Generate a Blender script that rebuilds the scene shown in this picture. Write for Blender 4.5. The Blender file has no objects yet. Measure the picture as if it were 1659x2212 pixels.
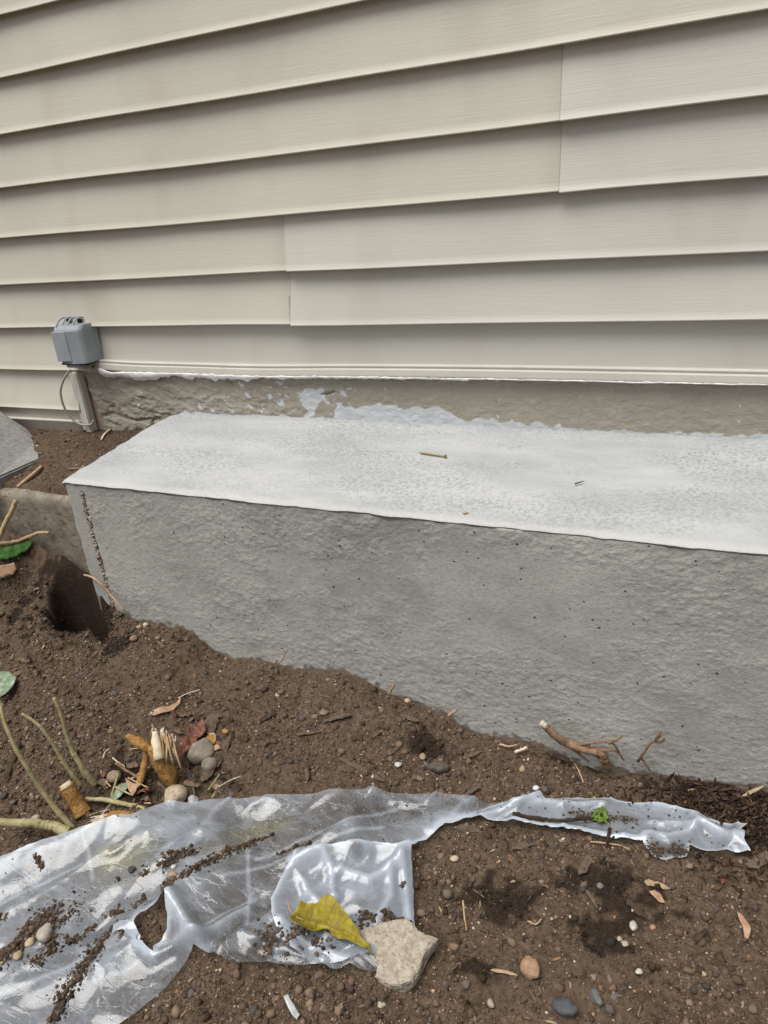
import bpy, bmesh, math, random
import numpy as np
from mathutils import Vector, Matrix, geometry

random.seed(7); RNG = np.random.default_rng(11)
scene = bpy.context.scene
COL = scene.collection

# ------------------------------------------------------------------ camera
CAM = np.array([.5528, -1.4650, .8748])
def cam_axes(a, b, c):
    ca, sa, cb, sb, cc, sc = math.cos(a), math.sin(a), math.cos(b), math.sin(b), math.cos(c), math.sin(c)
    M = np.array([[cc, -sc, 0], [sc, cc, 0], [0, 0, 1]]) @ np.array([[1, 0, 0], [0, ca, -sa], [0, sa, ca]])
    r, f, u = M[:, 0], M[:, 1], M[:, 2]
    return r * cb + u * sb, -r * sb + u * cb, f
RGT, UPV, FWD = cam_axes(-.4170, -.0923, .4495)
cam_d = bpy.data.cameras.new('camera'); cam = bpy.data.objects.new('camera', cam_d); COL.objects.link(cam)
cam.matrix_world = Matrix(((RGT[0], UPV[0], -FWD[0], CAM[0]), (RGT[1], UPV[1], -FWD[1], CAM[1]),
                           (RGT[2], UPV[2], -FWD[2], CAM[2]), (0, 0, 0, 1)))
cam_d.sensor_fit = 'HORIZONTAL'; cam_d.sensor_width = 36; cam_d.lens = 1811.28 / 1920 * 36
cam_d.clip_start = .02; cam_d.clip_end = 300
scene.camera = cam

# ------------------------------------------------------------------ overcast daylight
SUN_EL, SUN_AZ = math.radians(69), math.radians(208)      # azimuth measured from +Y clockwise
world = bpy.data.worlds.new('World'); scene.world = world; world.use_nodes = True
wn, wl = world.node_tree.nodes, world.node_tree.links
wn.clear()
sky = wn.new('ShaderNodeTexSky'); sky.sky_type = 'NISHITA'; sky.sun_disc = False
sky.sun_elevation = SUN_EL; sky.sun_rotation = SUN_AZ; sky.dust_density = 4; sky.air_density = 1.0; sky.ozone_density = 1
hs = wn.new('ShaderNodeHueSaturation'); hs.inputs['Saturation'].default_value = .22    # cloud cover: greyed sky
bg = wn.new('ShaderNodeBackground'); bg.inputs['Strength'].default_value = .05
wo = wn.new('ShaderNodeOutputWorld')
wl.new(sky.outputs[0], hs.inputs['Color']); wl.new(hs.outputs[0], bg.inputs[0]); wl.new(bg.outputs[0], wo.inputs[0])
sd = bpy.data.lights.new('sun', 'SUN'); sd.energy = 1.5; sd.angle = math.radians(48); sd.color = (1, .972, .915)
so = bpy.data.objects.new('sun', sd); COL.objects.link(so)
sdir = Vector((math.sin(SUN_AZ) * math.cos(SUN_EL), math.cos(SUN_AZ) * math.cos(SUN_EL), math.sin(SUN_EL)))
so.rotation_euler = sdir.to_track_quat('Z', 'Y').to_euler()
vs = scene.view_settings
vs.view_transform = 'Standard'; vs.look = 'None'; vs.exposure = 1.1; vs.gamma = 1; vs.use_curve_mapping = False
cy = scene.cycles; cy.max_bounces = 5; cy.diffuse_bounces = 3; cy.glossy_bounces = 2; cy.transmission_bounces = 3; cy.transparent_max_bounces = 8; cy.caustics_reflective = cy.caustics_refractive = False

# ------------------------------------------------------------------ numpy noise
def _h(i, j, k, s):
    n = (i.astype(np.int64) * 73856093) ^ (j.astype(np.int64) * 19349663) ^ (k.astype(np.int64) * 83492791) ^ (s * 2654435761)
    n = n.astype(np.uint64) & np.uint64(0xffffffff)
    n ^= n >> np.uint64(15); n = (n * np.uint64(2246822519)) & np.uint64(0xffffffff)
    n ^= n >> np.uint64(13); n = (n * np.uint64(3266489917)) & np.uint64(0xffffffff)
    n ^= n >> np.uint64(16)
    return n.astype(np.float64) / 4294967295.
def vn(x, y, z=None, s=0):
    x = np.asarray(x, float); y = np.asarray(y, float); z = np.zeros_like(x) + (0.5 if z is None else z)
    x, y, z = np.broadcast_arrays(x, y, z)
    i, j, k = np.floor(x), np.floor(y), np.floor(z); a, b, c = x - i, y - j, z - k
    a, b, c = a*a*(3-2*a), b*b*(3-2*b), c*c*(3-2*c)
    def L(di):
        def M(dj):
            return _h(i+di, j+dj, k, s) * (1-c) + _h(i+di, j+dj, k+1, s) * c
        return M(0) * (1-b) + M(1) * b
    return (L(0) * (1-a) + L(1) * a) * 2 - 1
def fbm(x, y, z=None, o=4, s=0, g=.5):
    t = 0; amp = 1; fr = 1
    for q in range(o):
        t = t + amp * vn(np.asarray(x) * fr + 7.3*q, np.asarray(y) * fr + 3.1*q, None if z is None else np.asarray(z) * fr, s + q)
        amp *= g; fr *= 2.03
    return t
def ridged(x, y, o=3, s=0):
    t = 0; amp = 1; fr = 1
    for q in range(o):
        t = t + amp * (1 - np.abs(vn(x*fr + 5*q, y*fr, None, s+q)) * 2); amp *= .5; fr *= 2.1
    return t
def sstep(a, b, x):
    t = np.clip((x - a) / (b - a), 0, 1); return t*t*(3-2*t)

# ------------------------------------------------------------------ picture plane helpers (photo read at 1659 x 2212)
FPX = 1811.28 / 1920 * 1659
def ray(u, v): return FWD + (u - 829.5) / FPX * RGT - (v - 1106) / FPX * UPV
def onY(u, v, Y): d = ray(u, v); return CAM + d * (Y - CAM[1]) / d[1]
def onX(u, v, X): d = ray(u, v); return CAM + d * (X - CAM[0]) / d[0]
def onZ(u, v, Z): d = ray(u, v); return CAM + d * (Z - CAM[2]) / d[2]
def mpp(P): return float((np.asarray(P) - CAM) @ FWD) / FPX      # metres per photo pixel at P

# ------------------------------------------------------------------ object helpers
def link(name, me, mat=None, parent=None, smooth=False):
    o = bpy.data.objects.new(name, me); COL.objects.link(o)
    if mat: me.materials.append(mat)
    if parent is not None: o.parent = parent
    if smooth and len(me.polygons):
        me.polygons.foreach_set('use_smooth', np.ones(len(me.polygons), dtype=bool))
    me.update()
    return o
def mesh_np(name, V, F, attrs=None):
    V = np.asarray(V, np.float32); F = np.asarray(F, np.int32); n = F.shape[1]
    me = bpy.data.meshes.new(name)
    me.vertices.add(len(V)); me.vertices.foreach_set('co', V.ravel())
    me.loops.add(F.size); me.loops.foreach_set('vertex_index', F.ravel())
    me.polygons.add(len(F)); me.polygons.foreach_set('loop_start', np.arange(0, F.size, n, dtype=np.int32))
    me.update(calc_edges=True)
    for k, a in (attrs or {}).items():
        a = np.asarray(a, np.float32)
        if a.ndim == 1:
            me.attributes.new(k, 'FLOAT', 'POINT').data.foreach_set('value', a)
        else:
            if a.shape[1] == 3: a = np.hstack([a, np.ones((len(a), 1), np.float32)])
            me.attributes.new(k, 'FLOAT_COLOR', 'POINT').data.foreach_set('color', a.ravel())
    return me
def grid_faces(nx, ny):
    i, j = np.meshgrid(np.arange(nx-1), np.arange(ny-1), indexing='ij'); a = (i*ny + j).ravel()
    return np.stack([a, a+ny, a+ny+1, a+1], 1)
def tag(o, label=None, cat=None, group=None, kind=None):
    if label: o['label'] = label
    if cat: o['category'] = cat
    if group: o['group'] = group
    if kind: o['kind'] = kind
    return o
def empty(name, loc=(0, 0, 0)):
    o = bpy.data.objects.new(name, None); COL.objects.link(o); o.location = loc; o.empty_display_size = .05; return o
def part(name, me, mat, root, smooth=True):
    o = link(name, me, mat, root, smooth)
    o.matrix_parent_inverse = Matrix.Translation(-root.location); return o      # meshes are written in world coordinates
def box_mesh(name, x0, x1, y0, y1, z0, z1, bev=0):
    bm = bmesh.new(); bmesh.ops.create_cube(bm, size=1)
    for v in bm.verts:
        v.co = ((x0+x1)/2 + v.co.x*(x1-x0), (y0+y1)/2 + v.co.y*(y1-y0), (z0+z1)/2 + v.co.z*(z1-z0))
    if bev: bmesh.ops.bevel(bm, geom=bm.edges[:], offset=bev, segments=2, affect='EDGES')
    me = bpy.data.meshes.new(name); bm.to_mesh(me); bm.free(); return me
def tube_mesh(name, pts, rad, sides=8, jit=0., seed=0, flat=1.):
    P = np.asarray(pts, float); n = len(P); rad = np.broadcast_to(np.asarray(rad, float), (n,))
    T = np.gradient(P, axis=0); T /= np.linalg.norm(T, axis=1)[:, None] + 1e-12
    ref = np.array([0, 0, 1.]) if abs(T[:, 2].mean()) < .8 else np.array([0, 1., 0])
    rg = np.random.default_rng(seed); V = []; 
    for i in range(n):
        a = np.cross(T[i], ref); a /= np.linalg.norm(a) + 1e-9; b = np.cross(a, T[i])
        for k in range(sides):
            t = 2*math.pi*k/sides; r = rad[i] * (1 + jit * rg.uniform(-1, 1))
            V.append(P[i] + a*math.cos(t)*r + b*math.sin(t)*r*flat)
    F = [(i*sides+k, i*sides+(k+1) % sides, (i+1)*sides+(k+1) % sides, (i+1)*sides+k) for i in range(n-1) for k in range(sides)]
    F += [tuple(range(sides-1, -1, -1)), tuple((n-1)*sides+k for k in range(sides))]
    me = bpy.data.meshes.new(name); me.from_pydata([tuple(v) for v in V], [], F); return me
def resample(pts, n):
    P = np.asarray(pts, float); m = len(P)
    if m == 2: t = np.linspace(0, 1, n)[:, None]; return P[0]*(1-t) + P[1]*t
    Q = np.vstack([2*P[0]-P[1], P, 2*P[-1]-P[-2]]); out = []
    for s in np.linspace(0, m-1-1e-9, n):
        i = int(s); t = s-i; a, b, c, d = Q[i], Q[i+1], Q[i+2], Q[i+3]
        out.append(.5*((2*b) + (c-a)*t + (2*a-5*b+4*c-d)*t*t + (3*b-a-3*c+d)*t**3))
    return np.array(out)
def inside(px, py, poly):
    px = np.asarray(px); r = np.zeros(px.shape, bool); n = len(poly); j = n-1
    for i in range(n):
        xi, yi = poly[i][0], poly[i][1]; xj, yj = poly[j][0], poly[j][1]
        c = ((yi > py) != (yj > py)) & (px < (xj-xi)*(py-yi)/(yj-yi+1e-15) + xi); r ^= c; j = i
    return r
def dist_poly(x, y, pts, closed=False):
    P = np.asarray(pts, float)[:, :2]
    if closed: P = np.vstack([P, P[:1]])
    d = np.full(np.shape(x), 1e9)
    for a, b in zip(P[:-1], P[1:]):
        e = b-a; t = np.clip(((x-a[0])*e[0] + (y-a[1])*e[1]) / (e@e+1e-15), 0, 1)
        d = np.minimum(d, np.hypot(x-a[0]-t*e[0], y-a[1]-t*e[1]))
    return d

# ------------------------------------------------------------------ materials
class NT:
    def __init__(s, name):
        s.m = bpy.data.materials.new(name); s.m.use_nodes = True; s.t = s.m.node_tree; s.n = s.t.nodes; s.n.clear()
        s.out = s.n.new('ShaderNodeOutputMaterial'); s.tc = s.n.new('ShaderNodeTexCoord')
    def L(s, a, b): s.t.links.new(a, b)
    def set(s, sock, v):
        if isinstance(v, bpy.types.NodeSocket): s.L(v, sock)
        elif isinstance(v, (tuple, list)) and len(v) == 3 and sock.type == 'RGBA': sock.default_value = (*v, 1)
        else: sock.default_value = v
    def co(s, scale=(1, 1, 1), rot=(0, 0, 0), warp=0, ws=10):
        m = s.n.new('ShaderNodeMapping'); m.inputs['Scale'].default_value = scale; m.inputs['Rotation'].default_value = rot
        s.L(s.tc.outputs['Object'], m.inputs[0])
        if not warp: return m.outputs[0]
        nz = s.noise(ws, 3, v=m.outputs[0], out='Color')
        a = s.n.new('ShaderNodeVectorMath'); a.operation = 'MULTIPLY_ADD'; s.L(nz, a.inputs[0]); a.inputs[1].default_value = (warp,)*3; s.L(m.outputs[0], a.inputs[2])
        return a.outputs[0]
    def noise(s, scale, detail=4, rough=.55, v=None, dist=0, out='Fac'):
        n = s.n.new('ShaderNodeTexNoise'); n.inputs['Scale'].default_value = scale; n.inputs['Detail'].default_value = detail
        n.inputs['Roughness'].default_value = rough; n.inputs['Distortion'].default_value = dist
        s.L(v if v is not None else s.tc.outputs['Object'], n.inputs['Vector']); return n.outputs[out]
    def voro(s, scale, v=None, feat='F1', rnd=1, out='Distance'):
        n = s.n.new('ShaderNodeTexVoronoi'); n.feature = feat; n.inputs['Scale'].default_value = scale; n.inputs['Randomness'].default_value = rnd
        s.L(v if v is not None else s.tc.outputs['Object'], n.inputs['Vector']); return n.outputs[out]
    def ramp(s, f, stops):
        n = s.n.new('ShaderNodeValToRGB'); e = n.color_ramp.elements
        while len(e) < len(stops): e.new(.5)
        for el, (p, c) in zip(e, stops):
            el.position = p; el.color = (*c, 1) if isinstance(c, (tuple, list)) else (c, c, c, 1)
        s.L(f, n.inputs[0]); return n.outputs[0]
    def mix(s, f, a, b, mode='MIX'):
        n = s.n.new('ShaderNodeMix'); n.data_type = 'RGBA'; n.blend_type = mode
        s.set(n.inputs[0], f); s.set(n.inputs[6], a); s.set(n.inputs[7], b); return n.outputs[2]
    def math(s, op, a, b=0.):
        n = s.n.new('ShaderNodeMath'); n.operation = op; s.set(n.inputs[0], a); s.set(n.inputs[1], b); return n.outputs[0]
    def attr(s, name, out='Fac'):
        n = s.n.new('ShaderNodeAttribute'); n.attribute_name = name; return n.outputs[out]
    def bump(s, h, strength, dist, normal=None):
        n = s.n.new('ShaderNodeBump'); n.inputs['Strength'].default_value = strength; n.inputs['Distance'].default_value = dist
        s.L(h, n.inputs['Height'])
        if normal is not None: s.L(normal, n.inputs['Normal'])
        return n.outputs[0]
    def bsdf(s, col, rough=.8, normal=None, spec=.3, **kw):
        b = s.n.new('ShaderNodeBsdfPrincipled'); s.set(b.inputs['Base Color'], col); s.set(b.inputs['Roughness'], rough)
        b.inputs['Specular IOR Level'].default_value = spec
        for k, v in kw.items(): s.set(b.inputs[k], v)
        if normal is not None: s.L(normal, b.inputs['Normal'])
        return b.outputs[0]
    def done(s, sh): s.L(sh, s.out.inputs[0]); return s.m

def simple(name, c1, c2, scale=60, rough=.85, bscale=200, bstr=.4, bdist=.001, spec=.25, stretch=(1, 1, 1), lo=.35, hi=.65, metallic=0, c3=None):
    t = NT(name); v = t.co(stretch)
    col = t.ramp(t.noise(scale, 5, .6, v), [(lo, c1), (hi, c2)])
    if c3: col = t.mix(t.ramp(t.noise(scale*2.7, 4, .6, v), [(.55, 0), (.68, 1)]), col, c3)
    n = t.bump(t.noise(bscale, 4, .6, v), bstr, bdist)
    return t.done(t.bsdf(col, rough, n, spec, Metallic=metallic))

def m_siding(name, tint):
    t = NT(name)
    g = t.noise(1, 3, .62, t.co((9, 9, 330)), .4)
    big = t.noise(2.2, 2, .6)
    c = t.mix(t.ramp(big, [(.3, 0), (.7, 1)]), tuple(x*.94 for x in tint), tuple(x*1.04 for x in tint))
    sp = t.ramp(t.voro(30), [(.0, 1), (.03, 0)])
    c = t.mix(t.math('MULTIPLY', t.math('MULTIPLY', sp, t.ramp(t.noise(7, 1), [(.54, 0), (.58, 1)])), .8), c, (.10, .085, .07))
    sm = t.ramp(t.noise(1, 2, .7, t.co((6, 6, 2.2))), [(.54, 0), (.75, 1)])
    c = t.mix(t.math('MULTIPLY', sm, .18), c, (.33, .28, .22))
    c = t.mix(t.math('MULTIPLY', t.attr('seam_line'), .6), c, (.15, .125, .10))  # darker tone where two boards meet
    n = t.bump(g, .20, .0020)
    return t.done(t.bsdf(c, .5, n, .35))
M_SIDE_W = m_siding('siding_warm', (.57, .545, .468))
M_SIDE_G = m_siding('siding_grey', (.56, .546, .486))
M_TRIM = simple('trim_vinyl', (.51, .495, .435), (.57, .555, .49), 9, .5, 300, .1, .0005, .35)
M_BROWN = simple('bare_board', (.36, .27, .21), (.43, .34, .27), 14, .8, 200, .3, .001)
M_CAULK = simple('white_caulk', (.72, .71, .69), (.82, .81, .79), 60, .6, 150, .5, .002)

def m_foundation():
    t = NT('foundation_paint')
    v = t.co((1, 1, 1), warp=.02, ws=20)
    rough = t.noise(55, 6, .65, t.co((1, 1, 1.6), rot=(0, .5, 0), warp=.02, ws=25))
    fl = t.ramp(rough, [(.40, 0), (.47, .5), (.53, .55), (.60, 1)])
    base = t.ramp(t.noise(6, 5, .6), [(.3, (.31, .285, .23)), (.7, (.37, .345, .285))])
    base = t.mix(t.ramp(t.noise(70, 4, .6), [(.62, 0), (.70, .5)]), base, (.46, .42, .36))
    base = t.mix(t.ramp(t.voro(55, v), [(.03, .6), (.06, 0)]), base, (.10, .085, .07))
    chip = t.math('MULTIPLY', t.ramp(t.voro(34, t.co((1, 1, 1), warp=.03, ws=30)), [(.10, 1), (.13, 0)]), t.ramp(t.noise(9, 3), [(.52, 0), (.60, 1)]))
    base = t.mix(chip, base, (.60, .58, .54))
    pc = t.ramp(t.noise(30, 5, .6), [(.3, (.50, .52, .54)), (.7, (.62, .645, .67))])
    c = t.mix(t.attr('patch'), base, pc)
    n = t.bump(t.math('ADD', fl, t.math('MULTIPLY', t.noise(230, 3), .3)), .5, .0032)
    return t.done(t.bsdf(c, .75, n, .25))
M_FOUND = m_foundation()

def m_concrete():
    t = NT('block_concrete')
    b = t.noise(170, 3, .7, t.co((1, 1, 1.3)))
    c = t.ramp(t.attr('tone'), [(0, (.23, .228, .205)), (.45, (.41, .408, .373)), (1, (.53, .527, .488))])
    c = t.mix(t.math('MULTIPLY', t.ramp(b, [(.36, 1), (.52, 0)]), .35), c, (.19, .186, .17))
    c = t.mix(t.attr('mud'), c, (.12, .085, .06))
    w = t.tc.outputs['Object']
    pit = t.math('MULTIPLY', t.ramp(t.math('ADD', t.voro(46, w), t.math('MULTIPLY', t.noise(150, 1), .16)), [(.15, 1), (.20, 0)]), t.ramp(t.noise(23, 1), [(.47, 0), (.52, 1)]))
    c = t.mix(t.math('MULTIPLY', pit, .85), c, (.03, .028, .026))
    fl = t.ramp(t.noise(85, 4, .7, t.co((1, 1, 1.35), rot=(0, .25, 0))), [(.40, 0), (.45, .5), (.54, .52), (.58, 1)])
    h = t.math('ADD', t.math('MULTIPLY', fl, t.attr('rough')), t.math('MULTIPLY', b, .45))
    n = t.bump(t.math('SUBTRACT', h, pit), .50, .0032)
    return t.done(t.bsdf(c, .85, n, .2))
M_CONC = m_concrete()

def m_top():
    t = NT('block_top_skim')
    v = t.tc.outputs['Object']
    a = t.noise(150, 4, .72, v); b = t.noise(5, 4, .65, t.co((.6, 1.4, 1)))
    sp = t.ramp(a, [(.40, 1), (.55, 0)])
    amt = t.ramp(b, [(.40, .06), (.58, .9)])
    c = t.ramp(t.noise(9, 5, .6, t.co((.5, 1.3, 1))), [(.38, (.375, .384, .395)), (.62, (.465, .47, .468))])
    c = t.mix(t.math('MULTIPLY', sp, amt), c, (.27, .275, .285))
    c = t.mix(t.math('MULTIPLY', t.ramp(t.noise(2.6, 4), [(.45, 0), (.7, 1)]), .35), c, (.40, .406, .42))
    c = t.mix(t.ramp(t.voro(45, v), [(.02, .7), (.04, 0)]), c, (.22, .21, .2))
    c = t.mix(t.attr('edge'), c, (.52, .51, .48))
    n = t.bump(a, .5, .0018)
    return t.done(t.bsdf(c, .8, n, .2))
M_TOP = m_top()
M_LEDGE = simple('ledge_concrete', (.17, .145, .11), (.27, .24, .195), 26, .9, 90, .8, .003, .2, c3=(.11, .085, .06))
M_SLAB = simple('old_concrete', (.20, .195, .182), (.31, .303, .288), 70, .88, 120, .7, .0025, .2, stretch=(1, 1, 2.2))

def m_soil(name='soil'):
    t = NT(name)
    a = t.noise(95, 4, .72)
    c = t.ramp(a, [(.30, (.028, .018, .012)), (.5, (.092, .064, .044)), (.74, (.155, .113, .080))])
    c = t.mix(t.math('MULTIPLY', t.ramp(t.noise(8, 3, .6), [(.35, 0), (.7, 1)]), .4), c, (.128, .092, .063))
    c = t.mix(t.math('MULTIPLY', t.attr('damp'), .85), c, (.020, .013, .009))  # darkens damp soil; inside the hole it paints the shade near-black
    n = t.bump(a, .9, .005)
    return t.done(t.bsdf(c, .95, n, .12))
M_SOIL = m_soil()
def m_crumb():
    t = NT('soil_crumb'); c = t.mix(t.ramp(t.noise(420, 2), [(.3, .2), (.6, 0)]), t.attr('col', 'Color'), (.03, .02, .014))
    return t.done(t.bsdf(c, .93, t.bump(t.noise(600, 3), .5, .0008), .15))
M_CRUMB = m_crumb()

def m_plastic():
    t = NT('polythene_film')
    w1 = t.noise(1, 3, .55, t.co((7, 19, 16), rot=(0, 0, -.55)), .9)
    cr2 = t.math('MULTIPLY', t.ramp(t.voro(27, t.co((1, 1.7, 1), rot=(0, 0, -.8), warp=.06, ws=20), 'DISTANCE_TO_EDGE'), [(0, 1), (.05, 0)]), t.ramp(t.noise(9, 2), [(.5, 0), (.62, 1)]))
    cre = t.ramp(t.voro(11, t.co((1, 2.4, 1), rot=(0, 0, -.55), warp=.12, ws=8), 'DISTANCE_TO_EDGE'), [(0, 1), (.016, 0)])
    sc = t.noise(1, 5, .68, t.co((13, 19, 16), rot=(0, 0, -.5)), 1.4)
    n = t.bump(t.math('ADD', w1, t.math('MULTIPLY', t.math('ADD', cre, cr2), .06)), .32, .008)
    milk = t.math('MULTIPLY', cr2, .16)
    milk = t.math('ADD', milk, t.math('ADD', t.math('MULTIPLY', t.ramp(sc, [(.46, 0), (.72, 1)]), .24), t.attr('milk')))
    milk = t.math('MINIMUM', t.math('ADD', t.math('ADD', milk, t.math('MULTIPLY', cre, .13)), .08), .93)
    white = t.mix(t.attr('dirt'), (.52, .575, .655), (.17, .125, .09))
    yel = t.mix(t.math('MULTIPLY', t.attr('yellow'), .8), white, (.58, .56, .26))
    d = t.n.new('ShaderNodeBsdfDiffuse'); t.set(d.inputs[0], yel)
    tl = t.n.new('ShaderNodeBsdfTranslucent'); t.set(tl.inputs[0], yel)
    m1 = t.n.new('ShaderNodeMixShader'); m1.inputs[0].default_value = .22; t.L(d.outputs[0], m1.inputs[1]); t.L(tl.outputs[0], m1.inputs[2])
    tr = t.n.new('ShaderNodeBsdfTransparent'); tr.inputs[0].default_value = (.90, .93, .97, 1)
    m2 = t.n.new('ShaderNodeMixShader'); t.L(milk, m2.inputs[0]); t.L(tr.outputs[0], m2.inputs[1]); t.L(m1.outputs[0], m2.inputs[2])
    gl = t.n.new('ShaderNodeBsdfGlossy'); gl.inputs['Roughness'].default_value = .15; gl.inputs[0].default_value = (1, 1, 1, 1); t.L(n, gl.inputs['Normal'])
    fr = t.n.new('ShaderNodeFresnel'); fr.inputs[0].default_value = 1.5; t.L(n, fr.inputs['Normal'])
    fac = t.math('MINIMUM', t.math('MULTIPLY', fr.outputs[0], 1.2), .45)
    m3 = t.n.new('ShaderNodeMixShader'); t.L(fac, m3.inputs[0]); t.L(m2.outputs[0], m3.inputs[1]); t.L(gl.outputs[0], m3.inputs[2])
    return t.done(m3.outputs[0])
M_FILM = m_plastic()

# ------------------------------------------------------------------ terrain height field
FACE = -.392
contact = [(270, 1330), (330, 1345), (420, 1372), (470, 1415), (560, 1430), (640, 1450), (720, 1450), (800, 1478), (850, 1505), (950, 1540),
           (1010, 1578), (1100, 1598), (1170, 1612), (1250, 1655), (1400, 1672), (1500, 1690), (1659, 1705)]
ctl = [onY(u, v, FACE) for u, v in contact]
for u, v, z in [(0, 2212, -.13), (829, 2212, -.14), (1659, 2212, -.145), (0, 1900, -.105), (420, 1950, -.115), (840, 1900, -.125), (1659, 1900, -.13),
                (1250, 1780, -.13), (0, 1650, -.075), (0, 1500, -.045), (300, 1620, -.07), (300, 1420, -.012), (600, 1600, -.09), (700, 1500, -.06),
                (100, 1410, -.012), (0, 1385, -.005), (0, 1300, .05), (60, 1245, .085), (0, 1195, .15), (1000, 1700, -.125)]:
    ctl.append(onZ(u, v, z))
ctl += [onY(u, v, -.347) for u, v in [(0, 1128), (50, 1142), (100, 1160), (150, 1182)]]
ctl += [np.array(p) for p in [(-1.6, -.345, .16), (-1.6, -.9, -.05), (-1.2, -1.4, -.13), (0, -1.6, -.15), (1.2, -1.5, -.15),
                              (1.2, -.392, -.10), (1.3, -.9, -.14), (2.5, -.392, -.12), (-3, -.345, .15), (-3, -1.5, -.12), (3, -1.6, -.15), (-3, -4, -.15), (3, -4, -.16), (0, -4, -.16)]]
ctl = np.array(ctl)
def _tps(r2): return np.where(r2 > 1e-12, .5 * r2 * np.log(np.maximum(r2, 1e-12)), 0)
_n = len(ctl); _X = ctl[:, :2]
_K = _tps(((_X[:, None] - _X[None]) ** 2).sum(-1)) + np.eye(_n) * 2e-4
_Pm = np.hstack([np.ones((_n, 1)), _X]); _A = np.block([[_K, _Pm], [_Pm.T, np.zeros((3, 3))]])
_W = np.linalg.solve(_A, np.concatenate([ctl[:, 2], np.zeros(3)]))
def base(x, y):
    x = np.asarray(x, float); y = np.asarray(y, float); xc = np.clip(x, -3, 3); yc = np.clip(y, -4, -.3)
    z = _W[_n] + _W[_n+1]*xc + _W[_n+2]*yc
    for i in range(_n): z = z + _W[i] * _tps((xc-_X[i, 0])**2 + (yc-_X[i, 1])**2)
    return z
HOLE = onZ(152, 1366, 0.) + np.array([-.016, .050, 0])
HOLE2 = np.array([-.800, -.405])
def terrain(x, y, fine=True):
    x = np.asarray(x, float); y = np.asarray(y, float)
    z = base(x, y)
    d = np.hypot((x-HOLE[0])/.078, (y-HOLE[1])/.048) + .34*vn(x*20, y*20, None, 77)
    d2 = np.hypot((x-HOLE2[0])/.060, (y-HOLE2[1])/.032) + .3*vn(x*22, y*22, None, 78)
    z = z - .40 * (1 - sstep(.68, 1.10, d)) - .13*(1 - sstep(.5, 1.15, d2)) 
    z = z + .016*fbm(x*7, y*7, None, 3, 5) * sstep(FACE, FACE-.08, y)
    z = z + .022*fbm(x*38, y*38, None, 3, 79)*(1 - sstep(.9, 1.7, d))
    if fine:
        z = z + .0080*fbm(x*30, y*30, None, 5, 21, .66) + .0035*np.maximum(0, ridged(x*60, y*60, 2, 31))*vn(x*12, y*12, None, 8)
    return z
def hit(u, v, lift=0.):
    d = ray(u, v); t = np.linspace(.4, 3.2, 900); P = CAM[None] + t[:, None]*d[None]
    g = P[:, 2] - terrain(P[:, 0], P[:, 1], False) - lift
    k = np.argmax(g < 0)
    if g[k] >= 0: return onZ(u, v, -.13)
    a = g[k-1] / (g[k-1] - g[k]); return P[k-1]*(1-a) + P[k]*a
def hits(pts, lift=0.): return np.array([hit(u, v, lift) for u, v in pts])

# damp, freshly turned spots, and the hole's shade painted dark (world discs read off the photograph)
damp_and_hole_shade = [(hit(940, 1620), .075, .045), (hit(1080, 1950), .075, .05), (hit(1340, 1930), .09, .045), (hit(1580, 1760), .13, .08),
              (hit(1300, 1650), .12, .03), (hit(1040, 2090), .05, .05), ((HOLE[0]+.02, HOLE[1]+.02), .15, .10), ((HOLE[0], HOLE[1]), .16, .13), ((-.80, -.38), .15, .09), (hit(280, 1680), .09, .06), (hit(1290, 2020), .07, .04)]  # discs at the hole and corner pit are shade put into the colour
def damp(x, y):  # real damp patches plus the painted shade of the hole
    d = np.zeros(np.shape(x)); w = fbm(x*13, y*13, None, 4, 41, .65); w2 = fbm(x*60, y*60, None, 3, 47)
    for P, rx, ry in damp_and_hole_shade:
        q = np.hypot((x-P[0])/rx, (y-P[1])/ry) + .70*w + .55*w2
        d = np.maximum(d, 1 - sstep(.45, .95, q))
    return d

# ------------------------------------------------------------------ ground sheet
xs = np.concatenate([-np.geomspace(40, 1.36, 26), np.arange(-1.34, 1.06, .0042), np.geomspace(1.08, 40, 26)])
ys = np.concatenate([-np.geomspace(40, 1.32, 24), np.arange(-1.31, FACE+.03, .0042)])
GX, GY = np.meshgrid(xs, ys, indexing='ij'); gx, gy = GX.ravel(), GY.ravel()
gz = terrain(gx, gy)
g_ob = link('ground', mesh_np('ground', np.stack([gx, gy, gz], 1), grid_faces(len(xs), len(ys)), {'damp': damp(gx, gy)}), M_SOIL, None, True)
tag(g_ob, 'bare brown crumbly soil dug up along the concrete', 'ground', kind='structure')
# raised bed behind the low ledge, up to the siding
bx = np.concatenate([-np.geomspace(12, 1.82, 14), np.arange(-1.8, -.735, .006)]); by = np.arange(-.335, .02, .006)
BX, BY = np.meshgrid(bx, by, indexing='ij'); bxf, byf = BX.ravel(), BY.ravel()
def bed(x, y): return .277 - .035*(1-sstep(-.337, -.305, y)) + .045*sstep(-.33, 0, y) + .012*sstep(-1.1, -.8, x) + .010*fbm(x*9, y*9, None, 3, 3) + .004*fbm(x*40, y*40, None, 3, 13)
b_ob = link('ground', mesh_np('ground_bed', np.stack([bxf, byf, bed(bxf, byf)], 1), grid_faces(len(bx), len(by)), {'damp': .25*sstep(.1, .5, fbm(bxf*9, byf*9, None, 3, 90))}), M_SOIL, None, True)
tag(b_ob, 'raised strip of packed soil between the low ledge and the siding', 'ground', kind='structure')

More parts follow.
